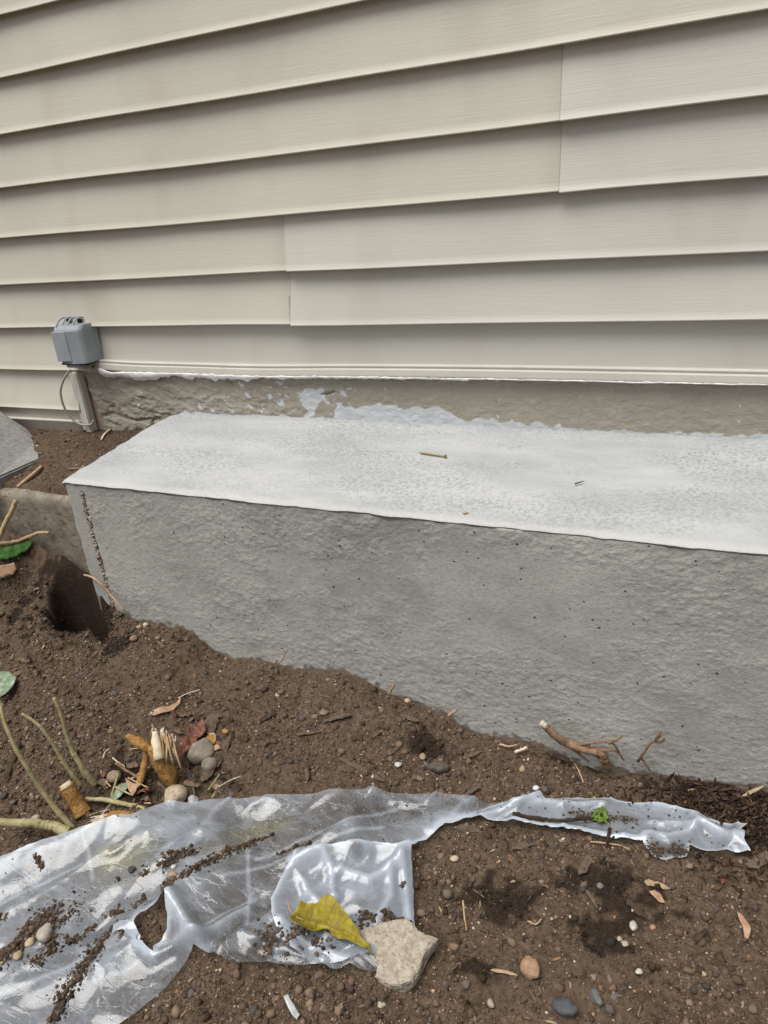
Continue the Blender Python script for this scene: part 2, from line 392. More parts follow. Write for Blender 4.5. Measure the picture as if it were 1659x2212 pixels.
# ------------------------------------------------------------------ house wall: lapped siding, trim, foundation
house = empty('house_wall', (0, 0, .33))
tag(house, 'beige lapped vinyl siding wall above a painted concrete foundation', 'wall')
E = .115; ZC = 1.0736
def board(x0, x1, zb, mat, top=None, proud=0., skew=(0., 0.), seed=0, lip=0., gx=None):
    """one visible course: face leaning out to its butt, rolled butt edge, return lip back to the wall"""
    zt = (zb + E + .012) if top is None else top
    hgt = zt - zb
    prof = [(-.0010, hgt)] + [(-.0010 - .0225*t - .0006*math.sin(t*math.pi), hgt*(1-t) + .003*t) for t in np.linspace(.12, 1, 9)]
    prof += [(-.0242, .0022), (-.0240, .0008), (-.0230, 0.), (-.0212, .0004), (-.0170, .0055), (-.001, .0075)]
    n = max(2, int((min(x1, 1.6) - max(x0, -2.5)) / .02)) if x1 > -2.5 and x0 < 1.6 else 2
    X = np.linspace(x0, x1, n); V = []; GR = []
    if gx is not None: X = np.sort(np.concatenate([X[X < gx-.05], np.linspace(gx-.045, gx-.006, 5), [gx-.0036, gx-.0022, gx-.0008, gx+.0004, x1]])); n = len(X)
    for x in X:
        wv = .0011*math.sin(x*5.1+seed) + .0008*math.sin(x*13+seed*2.3); dz = .0011*math.sin(x*3.3+seed*1.7) + .0006*math.sin(x*9.+seed)
        for y, z in prof:
            k = 1 - z/hgt
            e = skew[0]*k if x == X[0] else (skew[1]*k if (x == X[-1] or (gx is not None and x > gx-.0037)) else 0)
            lp = lip * math.exp(-((x-x0)/.06)**2) * k**2
            GR.append(0 if gx is None else (max(0, 1-abs(x-gx+.0004)/.0022) + .22*math.exp(-((gx-x)/.03)**2)))  # thin dark line with a faint wider band beside the seam
            V.append((x + e, -.001 + y + (wv - proud)*(.25+.75*k) - lp*.6, zb + z + dz*k - lp*.35))
    m = len(prof)
    F = grid_faces(n, m)
    for end in (0, n-1):                     # cut ends turned back to the wall
        a = len(V); V += [V[end*m+k] for k in range(m)] + [(V[end*m+k][0], V[end*m+k][1] + .0045, V[end*m+k][2]) for k in range(m)]; i = np.arange(m-1)
        GR += [0.]*(2*m); q = np.stack([a+i, a+i+1, a+m+i+1, a+m+i], 1); F = np.vstack([F, q if end == 0 else q[:, ::-1]])
    return part('siding_board', mesh_np('siding_board', V, F[:, ::-1], {'seam_line': np.array(GR)}), mat, house)
for k in range(-18, 3):                     # courses above the seamed ones
    board(-6, 5, ZC - (k-2)*E, M_SIDE_W, seed=k*1.3)
for k in (3, 4):
    z = ZC - (k-2)*E
    board(-6, .2755, z, M_SIDE_W, seed=k, gx=.2685)
    board(.268, 5, z-.0012, M_SIDE_G, proud=.004, skew=(.001, 0), seed=k+.4, lip=.004 if k == 4 else .001)
for k in (5, 6):
    z = ZC - (k-2)*E; x = -.323 if k == 5 else -.322
    board(-6, x+.010, z, M_SIDE_W, seed=k, skew=(0, (.002, -.006)[k-5]), gx=x-.0015)
    board(x-.002, 5, z-.001, M_SIDE_G, proud=.004, skew=((.002, -.006)[k-5], 0), seed=k+.6)
zH = ZC - 5*E
board(-6, -.972, zH, M_SIDE_W, seed=9)
board(-.947, 5, zH + .012, M_SIDE_G, top=zH + E + .012, seed=9.7, proud=-.015)
part('bare_strip', box_mesh('bare_strip', -.975, -.944, -.006, -.0015, zH+.002, zH+E+.005), M_BROWN, house, False)
board(-6, -1.052, zH - E, M_SIDE_W, seed=11)
board(-6, -1.052, zH - E - .052, M_SIDE_W, top=zH - E + .012, seed=12, proud=-.014)
# wall sheathing behind everything
part('sheathing', box_mesh('sheathing', -6, 5, .002, .12, .2, 3.2), M_BROWN, house, False)
def extrude_x(name, prof, xs_, wob=lambda x: (0, 0), closed=True, caps=True):
    m = len(prof); V = []
    for x in xs_:
        dy, dz = wob(x)
        V += [(x, y+dy, z+dz) for y, z in prof]
    n = len(xs_); F = [(i*m+k, (i+1)*m+k, (i+1)*m+(k+1) % m, i*m+(k+1) % m) for i in range(n-1) for k in range(m if closed else m-1)]
    if caps and closed: F += [tuple(range(m)), tuple((n-1)*m + k for k in range(m-1, -1, -1))]
    me = bpy.data.meshes.new(name); me.from_pydata(V, [], F)
    bm = bmesh.new(); bm.from_mesh(me); bmesh.ops.recalc_face_normals(bm, faces=bm.faces); bm.to_mesh(me); bm.free()
    return me
# starter / finish strip along the foundation top: rounded upper bead, flat web, rolled lower edge
zs = .497
sp = [(-.002, zs+.0255), (-.0165, zs+.0265), (-.0205, zs+.0248), (-.0210, zs+.0222), (-.0190, zs+.0198), (-.0192, zs+.0180), (-.0235, zs+.0165), (-.0240, zs+.0150),
      (-.0232, zs+.005), (-.0240, zs+.0025), (-.0225, zs-.0005), (-.018, zs-.002), (-.002, zs-.0015)]
strip = part('starter_strip', extrude_x('starter_strip', sp, np.concatenate([np.linspace(-.951, 1.7, 130), [5]]),
    lambda x: (-.004*math.exp(-((x+.95)/.10)**2) + .0008*math.sin(x*7), -.003*math.exp(-((x+.45)/.18)**2) + .0012*math.sin(x*4+1) + .006*math.exp(-((x+.96)/.10)**2))), M_TRIM, house)
# short stub of strip left of it, behind the cable
part('starter_strip', box_mesh('starter_stub', -1.03, -.953, -.013, -.001, .490, .512, .002), M_TRIM, house)
# upright J channel beside the step in the foundation and the bottom strip under the last course
part('corner_channel', box_mesh('corner_channel', -1.064, -1.046, -.021, -.001, .325, .497, .003), M_TRIM, house, False)
part('corner_channel', box_mesh('corner_flange', -1.046, -1.024, -.028, -.001, .322, .495, .003), M_TRIM, house, False)
part('bottom_strip', extrude_x('bottom_strip', [(0, .354), (-.020, .354), (-.0235, .3515), (-.0235, .348), (-.0205, .346), (-.0215, .320), (-.016, .316), (0, .316)],
     np.concatenate([[-6], np.linspace(-2, -1.064, 40)]), lambda x: (.0008*math.sin(x*9), .001*math.sin(x*5))), M_TRIM, house)
# white caulk squeezed out under the strip
def caulk():
    X = np.arange(-.938, .95, .003); m = 8; V = []
    f1 = fbm(X*26, X*0+1., None, 4, 4); f2 = fbm(X*85, X*0+2., None, 3, 5); f3 = fbm(X*5, X*0+3., None, 3, 6)
    for i, x in enumerate(X):
        th = .0048 + .0030*f1[i] + .0018*f2[i] + .0020*f3[i]
        th *= 2.2 if x < -.45 else 1.35 if x < .0 else (.9 if x < .08 else .55)
        hang = .013*math.exp(-((x+.82)/.07)**2) + .006*math.exp(-((x+.62)/.12)**2)
        top = zs + .0010 + .010*math.exp(-((x+.93)/.02)**2) + .0012*f2[i]; dip = -.003*math.exp(-((x+.45)/.18)**2)
        pr = -.0252 - .009*math.exp(-((x+.92)/.05)**2)
        bot = zs - .001 - max(th, .0010) - hang*.8
        for k in range(m):
            a = k/(m-1); z = top*(1-a)+bot*a + dip + .0008*float(vn(np.array(x*140), np.array(k*2.), None, 9))
            V.append((x, pr + .012*a*a - .0022*math.sin(a*math.pi) - .0012*float(vn(np.array(x*120), np.array(k*1.7), None, 10)), z))
    return mesh_np('caulk', V, grid_faces(len(X), m)[:, ::-1])
co_ = part('caulk', caulk(), M_CAULK, house)
md = co_.modifiers.new('s', 'SOLIDIFY'); md.thickness = .002
# foundation face
def foundation():
    X = np.concatenate([np.arange(-1.03, 1.0, .0026), [2, 5]]); Z = np.arange(.27, .512, .0026)
    AX, AZ = np.meshgrid(X, Z, indexing='ij'); x, z = AX.ravel(), AZ.ravel()
    # ragged left edge
    le = -1.022 + .010*vn(z*45, z*0+2., None, 3) + .010*sstep(.36, .42, z)*sstep(.5, .44, z) + .028*sstep(.43, .36, z)
    x2 = np.where(x < -.95, le + (x+1.03)/.08*(-.95-le), x)
    rough = fbm(x2*38+z*20, z*70-x2*14, None, 5, 14, .6)
    left = sstep(-.1, -.6, x2)
    y = -.006 - .0022*rough*(.45+.8*left) - .0024*fbm(x2*6, z*9, None, 3, 15)
    y -= .0016*sstep(-.1, .1, fbm(x2*45+z*60, z*60-x2*20, None, 4, 18))*(.3+left)
    y += .006*sstep(.0, .8, fbm(x2*22, z*40, None, 4, 16)-.35) * left
    cr = [(onY(u, v, -.006)[0], onY(u, v, -.006)[2]) for u, v in [(203, 903), (228, 897), (243, 893), (262, 901), (290, 907), (318, 906), (345, 905)]]
    cr2 = [(onY(u, v, -.006)[0], onY(u, v, -.006)[2]) for u, v in [(328, 906), (333, 920), (345, 932)]]
    xz = x2 + .003*vn(x2*120, z*120, None, 5); zz = z + .003*vn(x2*130, z*110, None, 6)
    d = np.minimum(dist_poly(xz, zz, cr), dist_poly(xz, zz, cr2))
    y += .016*np.exp(-(d/.0030)**2)
    d2 = dist_poly(xz, zz, [(onY(u, v, -.006)[0], onY(u, v, -.006)[2]) for u, v in [(695, 853), (712, 850), (720, 847)]])
    y += .010*np.exp(-(d2/.003)**2)
    P = lambda pts: [(onY(u, v, -.006)[0], onY(u, v, -.006)[2]) for u, v in pts]
    wob = lambda a, s: a + .008*fbm(x2*40, z*40, None, 4, s)
    xa, za = wob(x2, 61), wob(z, 67)
    p1 = inside(xa, za, P([(722, 945), (722, 884), (735, 874), (770, 876), (800, 880), (830, 874), (872, 880), (905, 880), (940, 879), (965, 888), (1000, 906), (1090, 908), (1150, 914), (1215, 922), (1225, 935), (1700, 940), (1700, 990), (722, 990)]))
    p2 = inside(xa, za, P([(640, 842), (700, 838), (706, 855), (692, 872), (680, 885), (676, 905), (655, 905), (664, 885), (645, 872), (648, 858)]))
    spk = (fbm(x2*62+z*40, z*95, None, 4, 71) > .50 + .35*vn(x2*9, z*14, None, 75)) & (x2 > -.66) & (x2 < -.2) & (z < .452 + .05*vn(x2*20, z*0+1., None, 72))
    low = z < .3905 + .006*fbm(x2*30, z*0+4., None, 3, 73)
    patch = np.where(p1 | p2 | spk | (low & (x2 > -.7)), 1., 0.)
    y = np.where(p1, -.0075 - .0012*rough, y)
    return mesh_np('foundation', np.stack([x2, y, z], 1), grid_faces(len(X), len(Z)), {'patch': patch})
fo = part('foundation', foundation(), M_FOUND, house)

# ------------------------------------------------------------------ concrete block / bench against the foundation
BXL = -.751; ZT0, ZT1 = .345, .386
block = empty('concrete_block', (.2, FACE, -.1)); tag(block, 'long grey cast concrete block with whitish top against the house', 'concrete block')
xs_c = np.linspace(BXL, 1.05, 60)
def block_front():
    X = np.concatenate([np.arange(BXL, 1.02, .0022), [1.6, 3.2]]); Z = np.concatenate([[-.32], np.arange(-.22, .3405, .0022)])
    AX, AZ = np.meshgrid(X, Z, indexing='ij'); x, z = AX.ravel(), AZ.ravel()
    sm = 1 - sstep(-.716, -.704, x + .006*vn(z*30, z*0+1., None, 2))
    gr = np.exp(-(((x + .7035 + .004*vn(z*34, z*0+3., None, 4)))/.0058)**2) * (.55+.45*vn(z*110, x*100, None, 6)) * sstep(.33, .30, z)
    a = x + .30*z; b = z - .22*x
    wx = .012*fbm(x*18, z*18, None, 2, 57); wz = .010*fbm(x*18, z*18, None, 2, 58)
    n1 = fbm((a+wx)*30, (b+wz)*40, None, 5, 51, .62)
    n2 = fbm((a-wz)*80, (b+wx)*108, None, 3, 61, .6)
    n3 = fbm(a*120, b*190, None, 2, 66)
    mask = sstep(-.35, .45, fbm(x*3.4, z*5.0, None, 4, 71) + .25*n1)                 # 1 = worn rough, 0 = trowelled
    led = sstep(-.10, .03, n1)*.5 + sstep(.30, .40, n1)*.5
    led2 = sstep(-.22, -.08, n2)*.45 + sstep(.10, .24, n2)*.55
    h = .0005*led*(.30+.70*mask) + .0006*led2*(.08+.92*mask) + .0005*n3*(.3+.7*mask)
    pitn = (vn(x*75, z*75, None, 81) > .74 - .12*vn(x*7, z*7, None, 83)) & (vn(x*19, z*19, None, 82) > .10)
    pit = 0*x
    y = FACE + .0012 - h*(1-sm) - .0022*fbm(x*5, z*5, None, 3, 55) + .0075*np.maximum(gr, 0) + .0004*sm + .0035*pit
    tone = .50 + .10*(led2-.5)*mask + .15*fbm(x*2.2, z*3, None, 3, 89) + .14*fbm(x*5, z*2.2, None, 4, 91) + .10*(led-.5) + .16*fbm(x*13, z*20, None, 4, 95)
    tone = tone*(1-sm) + sm*(.45 + .12*fbm(x*14, z*14, None, 3, 97))
    cz = np.interp(x, xs_c, base(xs_c, np.full(60, FACE)))
    mud = .75*sstep(.05, .6, fbm(x*70, z*70, None, 4, 99) + .9 - (z-cz)/.013)*(z < cz+.05)
    y = y + .003*sstep(.334, .345, z) + .0035*np.exp(-((x-BXL)/.004)**2)
    xx = np.where(x < BXL+.002, x + .003*vn(z*40, z*0+9., None, 12), x)
    return mesh_np('front_face', np.stack([xx, y, z], 1), grid_faces(len(X), len(Z)), {'tone': np.clip(tone, 0, 1), 'mud': mud, 'pit': pit, 'rough': (.15+.85*mask)*(1-sm)})
part('front_face', block_front(), M_CONC, block, True)
# left end, core
part('core', box_mesh('core', BXL+.0035, 3.2, FACE+.0075, -.0125, -.32, .336), M_CONC, block, False)
def block_top():
    X = np.concatenate([np.arange(BXL-.004, 1.02, .0045), [1.6, 3.2]]); T = np.concatenate([np.linspace(0, 1, 88)])
    AX, AT = np.meshgrid(X, T, indexing='ij'); x, t = AX.ravel(), AT.ravel()
    fe = FACE - .0012 - .0016*fbm(x*26, x*0+1., None, 4, 81) + .006*np.maximum(0, fbm(x*11, x*0+2., None, 4, 82)-.45); be = -.0045
    y = fe + (be-fe)*t
    le = (BXL - .003 + .0035*fbm(t*16, t*0+2., None, 4, 83)) + .016*np.exp(-((t-.93)/.07)**2) + .030*sstep(.94, 1, t)
    x2 = np.where(x < BXL+.06, le + (x-(BXL-.004))/.064*(BXL+.06-le), x)
    z = ZT0 + (ZT1-ZT0)*t + .0016*fbm(x2*9, y*9, None, 3, 85) + .0009*fbm(x2*60, y*60, None, 3, 86)
    z = z - .0045*np.exp(-(t/.010)**2) - .004*np.exp(-((x2-le)/.006)**2) + .004*sstep(.97, 1., t)
    edge = np.maximum(1 - sstep(.01, .06, t + .03*fbm(x2*14, y*14, None, 4, 87)), 0)*.55
    nx, nt = len(X), len(T); V = np.stack([x2, y, z], 1); F = [grid_faces(nx, nt)]
    # skirt: front lip and left lip turned down over the body
    fi = np.arange(nx)*nt; lo = V[fi].copy(); lo[:, 2] -= .007 + .003*fbm(lo[:, 0]*38, lo[:, 0]*0+5., None, 4, 88); lo[:, 1] += .004
    n0 = len(V); a = np.arange(nx-1); F.append(np.stack([fi[a], n0+a, n0+a+1, fi[a+1]], 1)[:, ::-1])
    li = np.arange(nt); lo2 = V[li].copy(); lo2[:, 2] -= .016 + .005*fbm(lo2[:, 1]*38, lo2[:, 1]*0+5., None, 4, 89)
    n1 = n0+nx; b = np.arange(nt-1); F.append(np.stack([li[b], n1+b, n1+b+1, li[b+1]], 1))
    return mesh_np('top_coat', np.vstack([V, lo, lo2]), np.vstack(F), {'edge': np.concatenate([edge, np.ones(nx)*.6, np.ones(nt)*.3])})
part('top_coat', block_top(), M_TOP, block)

# exposed aggregate in the groove by the corner
_t = (1+5**.5)/2
ICO_V = np.array([(-1, _t, 0), (1, _t, 0), (-1, -_t, 0), (1, -_t, 0), (0, -1, _t), (0, 1, _t), (0, -1, -_t), (0, 1, -_t), (_t, 0, -1), (_t, 0, 1), (-_t, 0, -1), (-_t, 0, 1)]) / math.hypot(1, _t)
ICO_F = np.array([(0, 11, 5), (0, 5, 1), (0, 1, 7), (0, 7, 10), (0, 10, 11), (1, 5, 9), (5, 11, 4), (11, 10, 2), (10, 7, 6), (7, 1, 8), (3, 9, 4), (3, 4, 2), (3, 2, 6), (3, 6, 8), (3, 8, 9), (4, 9, 5), (2, 4, 11), (6, 2, 10), (8, 6, 7), (9, 8, 1)])
OCT_V = np.array([(1, 0, 0), (-1, 0, 0), (0, 1, 0), (0, -1, 0), (0, 0, 1), (0, 0, -1)], float)
OCT_F = np.array([(0, 2, 4), (2, 1, 4), (1, 3, 4), (3, 0, 4), (2, 0, 5), (1, 2, 5), (3, 1, 5), (0, 3, 5)])
def crumbs_mesh(name, C, R_, colr, squash=(.6, 1.), jit=.28, elong=None, rg=RNG, octa=False):
    VV, FF = (OCT_V, OCT_F) if octa else (ICO_V, ICO_F); nv = len(VV)
    n = len(C); V = VV[None] * (1 + rg.uniform(-jit, jit, (n, nv, 1)))
    S = np.stack([rg.uniform(.75, 1.25, n), rg.uniform(.75, 1.25, n), rg.uniform(*squash, n)], 1)
    if elong is not None: S[:, 0] *= elong
    V = V * S[:, None] * np.asarray(R_)[:, None, None]
    th = rg.uniform(0, 2*math.pi, n); c, s = np.cos(th), np.sin(th); ti = rg.normal(0, .3, n)
    x = V[..., 0]*np.cos(ti)[:, None] - V[..., 2]*np.sin(ti)[:, None]; zz = V[..., 0]*np.sin(ti)[:, None] + V[..., 2]*np.cos(ti)[:, None]
    X = x*c[:, None] - V[..., 1]*s[:, None]; Y = x*s[:, None] + V[..., 1]*c[:, None]
    W = np.stack([X, Y, zz], -1) + C[:, None]
    F = (FF[None] + (np.arange(n)*nv)[:, None, None]).reshape(-1, 3)
    return mesh_np(name, W.reshape(-1, 3), F, {'col': np.repeat(colr, nv, 0)})
n = 260; zz = RNG.uniform(-.02, .325, n)
agc = np.array([(.30, .25, .19), (.2, .18, .16), (.42, .36, .28), (.34, .20, .12), (.13, .11, .10), (.5, .47, .42)])[RNG.integers(0, 6, n)]
ag = part('aggregate', crumbs_mesh('aggregate', np.stack([-.7035 + RNG.normal(0, .0035, n) - .004*vn(zz*34, zz*0+3., None, 4), np.full(n, FACE+.0028), zz], 1), RNG.uniform(.0016, .0048, n), agc, (.7, 1.)), M_CRUMB, block, False)
ag['kind'] = 'stuff'

# low ledge continuing to the left
def ledge():
    X = np.concatenate([-np.geomspace(8, 1.5, 10), np.arange(-1.49, -.735, .006)])
    prof = [(-.348, -.25), (-.347, 0), (-.346, .1), (-.3455, .16), (-.345, .2), (-.344, .23), (-.343, .25), (-.342, .262), (-.338, .2705), (-.33, .2735), (-.318, .2735), (-.306, .272), (-.30, .266), (-.30, .1)]
    V = []
    for x in X:
        for k, (y, z) in enumerate(prof):
            V.append((x, y - .004*float(fbm(np.array(x*14), np.array(z*16), None, 4, 95)), z + .004*float(fbm(np.array(x*20), np.array(y*20), None, 4, 96)) ))
    return mesh_np('ledge', V, grid_faces(len(X), len(prof))[:, ::-1])
lo = link('concrete_ledge', ledge(), M_LEDGE, None, True); tag(lo, 'low soil-stained concrete ledge left of the big block', 'ledge')

# far left tilted concrete slab
def slab():
    out = [onZ(87, 990, .300), onY(78, 958, -.09), onY(70, 938, -.055), onY(58, 924, -.045), onY(0, 886, -.05), onY(-80, 838, -.05), onZ(-80, 1066, .300), onZ(0, 1029, .300)]
    out = [np.array(p) for p in out]; n = len(out); bm = bmesh.new()
    f = [bm.verts.new(p) for p in out]; b = [bm.verts.new(p + np.array([-.002, .002, -.05])) for p in out]
    bm.faces.new(f); bm.faces.new(b[::-1])
    for i in range(n): bm.faces.new((f[i], b[i], b[(i+1) % n], f[(i+1) % n]))
    bmesh.ops.recalc_face_normals(bm, faces=bm.faces); bmesh.ops.bevel(bm, geom=[e for e in bm.edges if e.calc_length() > .03], offset=.004, segments=2, affect='EDGES')
    bmesh.ops.triangulate(bm, faces=bm.faces); bmesh.ops.subdivide_edges(bm, edges=[e for e in bm.edges if e.calc_length() > .02], cuts=5, use_grid_fill=True)
    for v in bm.verts:
        q = v.co; v.co = q + Vector((.5, .5, .9)) * .0012*float(fbm(np.array(q.x*60+q.z*60), np.array(q.y*60), None, 3, 101))
    me = bpy.data.meshes.new('slab'); bm.to_mesh(me); bm.free(); return me
so_ = link('concrete_slab', slab(), M_SLAB, None, False); tag(so_, 'rough pale concrete slab piece tilted on the soil at left edge', 'slab')
# ------------------------------------------------------------------ plastic sheet outlines (read off the photo, laid on the ground)
MAIN = [(-120, 1905), (0, 1876), (43, 1862), (110, 1834), (190, 1808), (290, 1779), (336, 1760), (366, 1750), (415, 1750), (553, 1740), (680, 1731), (822, 1725),
        (920, 1729), (1002, 1737), (1085, 1746), (1120, 1752), (1090, 1766), (1050, 1778), (1020, 1782), (1002, 1784), (980, 1792), (962, 1794), (944, 1808), (921, 1825), (905, 1829), (890, 1836),
        (893, 1900), (896, 2001), (880, 2060), (840, 2110), (809, 2108), (778, 2103), (759, 2093), (728, 2107), (670, 2101), (609, 2094), (553, 2088), (500, 2086), (443, 2064), (425, 2062), (400, 2091),
        (367, 2134), (300, 2191), (255, 2225), (120, 2330), (-200, 2400)]
TEAR = [(300, 1988), (330, 1972), (367, 1958), (370, 2004), (360, 2034), (340, 2054), (337, 2074), (318, 2062), (300, 2048), (305, 2031), (293, 2001)]
FLAP = [(888, 1836), (896, 2001), (880, 2030), (830, 2052), (806, 2060), (784, 2060), (750, 2075), (703, 2083), (659, 2077), (636, 2066), (615, 2050), (604, 2025), (592, 1997), (590, 1966), (603, 1932), (622, 1897), (637, 1872), (672, 1858), (697, 1847), (750, 1839), (812, 1838), (850, 1844), (868, 1840)]
STRIP = [(1010, 1770), (1060, 1756), (1103, 1746), (1140, 1738), (1156, 1732), (1164, 1725), (1172, 1734), (1180, 1740), (1245, 1733), (1302, 1734), (1391, 1742), (1473, 1755), (1525, 1773), (1615, 1793), (1606, 1799), (1598, 1805), (1604, 1815), (1603, 1830), (1612, 1846), (1619, 1858),
         (1554, 1854), (1489, 1838), (1486, 1850), (1483, 1862), (1455, 1862), (1436, 1867), (1408, 1858), (1394, 1842), (1387, 1828), (1330, 1824), (1229, 1805), (1107, 1787), (1038, 1781)]
main_w = hits(MAIN)[:, :2]; tear_w = hits(TEAR)[:, :2]; flap_w = hits(FLAP, .02)[:, :2]; strip_w = hits(STRIP)[:, :2]
def torn(poly, seed, amp=.0022, step=.003):
    """resample an outline and fray it"""
    P = np.asarray(poly); out = []
    for a, b in zip(P, np.roll(P, -1, 0)):
        m = max(1, int(np.linalg.norm(b-a)/step))
        for k in range(m): out.append(a + (b-a)*k/m)
    out = np.array(out); i = np.arange(len(out))*1.
    out[:, 0] += amp*vn(i*.45, i*0+seed, None, 3); out[:, 1] += amp*vn(i*.45, i*0+seed+5, None, 4)
    return out
def film(name, outline, zfun, step, holes=(), attrs=None, parent=None, mat=None, thick=0):
    """triangulated sheet inside an outline, height from zfun(x, y)"""
    out = np.asarray(outline); lo_, hi_ = out.min(0), out.max(0)
    gx_, gy_ = np.meshgrid(np.arange(lo_[0], hi_[0], step), np.arange(lo_[1], hi_[1], step*.87), indexing='ij')
    gx_ = gx_ + (np.arange(gx_.shape[1]) % 2)[None]*step*.5
    x = gx_.ravel() + RNG.uniform(-.2, .2, gx_.size)*step; y = gy_.ravel() + RNG.uniform(-.2, .2, gx_.size)*step
    k = inside(x, y, out) & (dist_poly(x, y, out, True) > step*.45)
    for h in holes: k &= ~inside(x, y, h) & (dist_poly(x, y, h, True) > step*.45)
    pts = [Vector(p) for p in out] + [Vector(p) for h in holes for p in h] + [Vector((a, b)) for a, b in zip(x[k], y[k])]
    ed = []; s0 = 0
    for L_ in [len(out)] + [len(h) for h in holes]:
        ed += [(s0+i, s0+(i+1) % L_) for i in range(L_)]; s0 += L_
    r = geometry.delaunay_2d_cdt(pts, ed, [], 0, 1e-6)
    V2 = np.array([(v.x, v.y) for v in r[0]]); F = np.array([f for f in r[2] if len(f) == 3], int)
    cen = V2[F].mean(1); kf = inside(cen[:, 0], cen[:, 1], out)
    for h in holes: kf &= ~inside(cen[:, 0], cen[:, 1], h)
    F = F[kf]
    a, b, c = V2[F[:, 0]], V2[F[:, 1]], V2[F[:, 2]]
    flip = ((b-a)[:, 0]*(c-a)[:, 1] - (b-a)[:, 1]*(c-a)[:, 0]) < 0; F[flip] = F[flip][:, ::-1]
    me = mesh_np(name, np.stack([V2[:, 0], V2[:, 1], zfun(V2[:, 0], V2[:, 1])], 1), F, {k_: f_(V2[:, 0], V2[:, 1]) for k_, f_ in (attrs or {}).items()})
    o = part(name, me, mat, parent) if parent else link(name, me, mat, None, True)
    if thick: m_ = o.modifiers.new('t', 'SOLIDIFY'); m_.thickness = thick
    return o
sheet = empty('plastic_sheet', tuple(hit(600, 1900))); tag(sheet, 'torn clear plastic sheet lying crumpled across the soil', 'plastic sheet')
main_t = torn(main_w, 1, .0010); tear_t = torn(tear_w, 2, .0022); flap_t = torn(flap_w, 3, .0016); strip_t = torn(strip_w, 4, .0012)
DIRV = hit(700, 1790)[:2] - hit(200, 2060)[:2]; DIRV = DIRV/np.linalg.norm(DIRV); NRMV = np.array([-DIRV[1], DIRV[0]])
def folds(x, y, s=0, amp=1.):
    a = x*DIRV[0] + y*DIRV[1]; b = x*NRMV[0] + y*NRMV[1]
    w = .010*fbm(a*4, b*4, None, 2, 200+s)
    r1 = ridged(a*3.2, (b+w)*13, 2, 210+s); r2 = ridged(a*9+b*6, (b-a*.4)*19, 2, 220+s)
    return amp*(.0065*np.maximum(r1, 0)**1.5 + .0022*np.maximum(r2, 0)**3 + .0006*fbm(x*40, y*40, None, 2, 230+s))
edge_lift = [hits([(0, 1870), (190, 1804), (366, 1750), (553, 1740), (822, 1725), (1002, 1737)])[:, :2]]
def z_main(x, y):
    z = terrain(x, y, False) + .0065 + folds(x, y)
    z += .010*np.exp(-(dist_poly(x, y, edge_lift[0])/.03)**2)
    z += .028*np.exp(-(dist_poly(x, y, hits([(372, 1965), (395, 2000), (425, 2045)])[:, :2])/.016)**2)*(1 - 0)   # gathered pleat beside the tear
    z += .012*np.exp(-(dist_poly(x, y, hits([(310, 2050), (338, 2080), (380, 2060), (440, 2040), (540, 1980)])[:, :2])/.010)**2)
    z += .010*np.exp(-(dist_poly(x, y, hits([(480, 2050), (520, 2030), (600, 2065), (700, 2090)])[:, :2])/.009)**2)
    return z
L_tornmain = hits([(1120, 1752), (1050, 1778), (1002, 1784), (962, 1794), (921, 1825), (890, 1836)])[:, :2]
L_pleat = hits([(372, 1965), (395, 2000), (425, 2045), (440, 2062)])[:, :2]
L_pl2 = hits([(300, 2050), (338, 2078), (345, 2060), (380, 2050), (440, 2040), (470, 2020), (540, 1980)])[:, :2]
L_cre = [hits(p)[:, :2] for p in [[(185, 1825), (195, 1850), (203, 1908)], [(537, 1815), (542, 1960), (536, 2010)], [(430, 2025), (480, 1990), (555, 1955)], [(0, 1965), (90, 1920), (180, 1880)], [(0, 2165), (150, 2105), (260, 2035)],
                                   [(485, 1905), (650, 1850), (830, 1800)], [(210, 2130), (270, 2110), (300, 2090)], [(555, 1868), (700, 1805), (860, 1760)]]]
SOILP = {'a': ([(290, 1920), (340, 1893), (380, 1868), (425, 1851)], .010), 'b': ([(293, 1961), (390, 1912), (470, 1866), (553, 1828)], .0062), 'b2': ([(553, 1828), (590, 1810)], .002), 'b3': ([(600, 1856), (690, 1828)], .0022),
         'c': ([(0, 2085), (40, 2045), (85, 2005), (150, 1975)], .024), 'c2': ([(110, 2040), (118, 2065)], .010), 'd': ([(112, 2212), (160, 2140), (200, 2090), (230, 2050), (262, 2025)], .011), 'c3': ([(80, 2092), (95, 2080)], .010),
         'e': ([(185, 2020), (205, 2012)], .006), 'f': ([(235, 1990), (262, 1985)], .010), 'g': ([(85, 1870), (95, 1885)], .004), 'h': ([(0, 1995), (20, 1990)], .005), 'i': ([(145, 2042), (180, 2036)], .006), 'j': ([(255, 1915), (275, 1920)], .004)}
SOILW = {k: (hits(p)[:, :2], w) for k, (p, w) in SOILP.items()}
def soil_on(x, y):
    d = np.zeros(np.shape(x))
    for p, w in SOILW.values(): d = np.maximum(d, np.exp(-(dist_poly(x, y, p)/w)**2))
    return d
